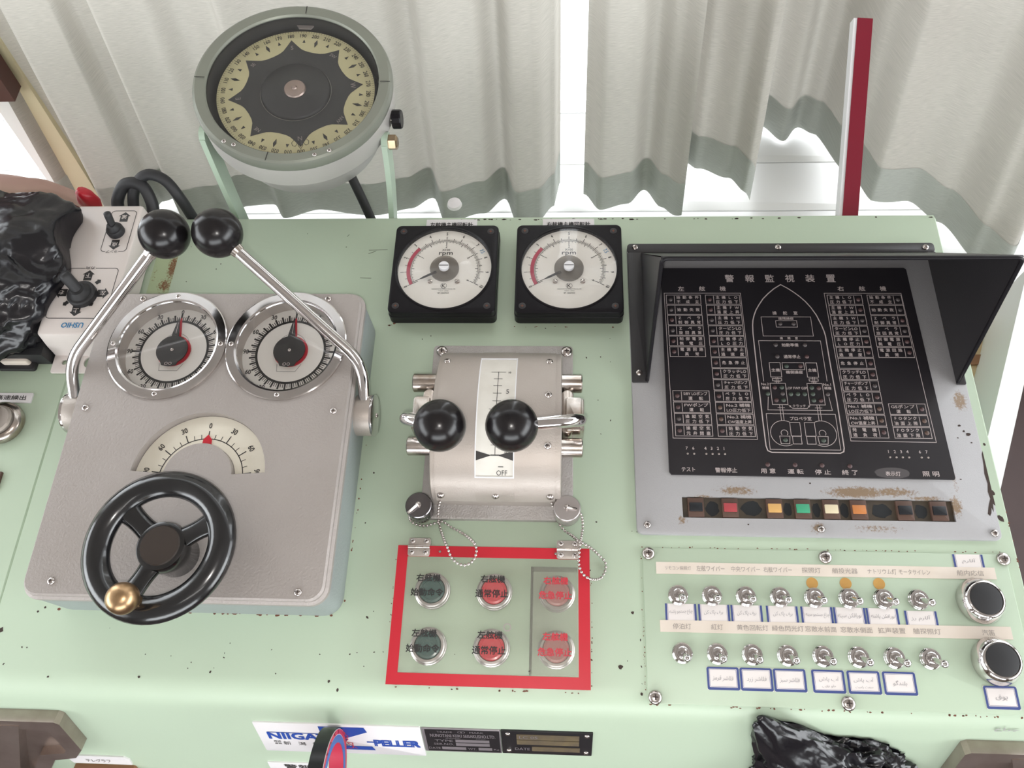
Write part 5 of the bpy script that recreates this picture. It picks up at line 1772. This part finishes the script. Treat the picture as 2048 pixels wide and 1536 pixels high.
# ================================================================== curtains, bar, odds and ends behind
def interp(kn, u):
    if u <= kn[0][0]:
        return kn[0][1]
    for (a, x), (c, y) in zip(kn, kn[1:]):
        if a <= u <= c:
            t = (u - a) / (c - a)
            t = (1 - math.cos(PI * t)) / 2
            return x + (y - x) * t
    return kn[-1][1]
def curtain(kn, hem, label, du=4.0):
    c = thing('curtain', ((kn[0][0] + kn[-1][0]) / 2, 850, -320), label, 'curtain', 'window curtains')
    us = []
    u = kn[0][0]
    while u < kn[-1][0]:
        us.append(u)
        u += du
    us.append(kn[-1][0])
    def P(u, t, front=0):
        h0 = interp(hem, u)
        h = h0 + (760 - h0) * t
        f = 1.0 - 0.35 * t
        off = 1.35 * interp(kn, u) * f + 3 * noise.noise(Vector((u * .02, h * .006, 1.3)))
        uu = u * (1 + 0.05 * max(0, (150 - h)) / 450) if u < 0 else u * (1 + 0.10 * max(0, (100 - h)) / 450)
        return (uu, 838 + off + (h + 300) * LEAN - front, h)
    def sheet(ts, front=0.0):
        b = MB()
        vs = [P(u, t, front) for t in ts for u in us]
        n = len(us)
        b.add(vs, [(j * n + i, j * n + i + 1, (j + 1) * n + i + 1, (j + 1) * n + i) for j in range(len(ts) - 1) for i in range(n - 1)])
        return b
    sheet([0.0, .02, .04, .06, .09, .12, .16, .2, .26, .32, .4, .5, .62, .75, .88, 1.0]).build('cloth', 'curtain', c, 80)
    sheet([-0.001, .015, .03, .045, .062], 1.6).build('hem', 'curtain_hem', c, 80)
    return c
curtain([(-803, 2), (-780, 18), (-746, 24), (-732, -8), (-668, -3), (-654, 20), (-626, 26), (-610, -12), (-545, -4), (-508, 12), (-466, 14), (-444, -8), (-385, 6), (-300, -4), (-240, 8), (-206, 24), (-182, -14), (-122, 0), (-90, 22), (-68, -16), (-35, -10), (-12, 10), (-2, 46)],
        [(-800, -318), (0, -322)], 'pale grey-green curtain hanging behind the round compass')
curtain([(34, 26), (60, 0), (100, 6), (126, 26), (150, 0), (178, -22), (186, 60), (206, 46), (250, 26), (272, 4), (283, 8), (292, 120), (318, 138), (350, 118), (372, 136), (395, 120), (425, 30), (452, -12), (505, -6), (550, -24), (590, -70), (625, -92), (650, -60), (672, 30), (720, 40), (780, 10)],
        [(0, -318), (160, -310), (180, -296), (270, -284), (290, -322), (350, -332), (395, -318), (430, -280), (500, -292), (560, -312), (620, -330), (780, -330)], 'pale grey-green curtain with lifted hem behind the red bar')
rbk = thing('red_bar', (331, 588, -30), 'dark red bar with white edge leaning against the curtain', 'bar')
A_, B_ = Vector((341, 596, -40)), Vector((361, 822, 57))
dd = (B_ - A_).normalized()
sx_ = Vector((1, 0, 0)) - dd * dd.x
sx_.normalize()
up_ = sx_.cross(dd)
def barbox(x0_, x1_, z0_, z1_):
    b = MB()
    q = lambda P, x, z: P + sx_ * x + up_ * z
    return b.loft([[q(A_, x0_, z0_), q(A_, x1_, z0_), q(A_, x1_, z1_), q(A_, x0_, z1_)], [q(B_, x0_, z0_), q(B_, x1_, z0_), q(B_, x1_, z1_), q(B_, x0_, z1_)]])
barbox(-9, 9, 0, 10).build('bar', 'bar_red', rbk, 20)
barbox(-13, -9, -4, 9).build('white_edge', 'slot_white', rbk, 20)
MB().box(328, 354, 582, 606, -62, -34).build('foot', 'wall_white', rbk)
bx = thing('beige_case', (596, 560, -948), 'beige case with a brown strap between the console and the open door', 'case')
MB().rbox(556, 618, 470, 640, -948, -300, 10, 6).build('case', 'beige', bx)
MB().box(554, 620, 540, 556, -600, -296).build('strap', 'brown_wood', bx)
pg = tag(MB().lathe([(6, 0), (9, 3), (8, 7), (3, 9), (.1, 9.4)], (-128, 606, -14), 20).build('plug', 'white_plate'), 'tiny white plug cap behind the console edge near the left gauge', 'plug')
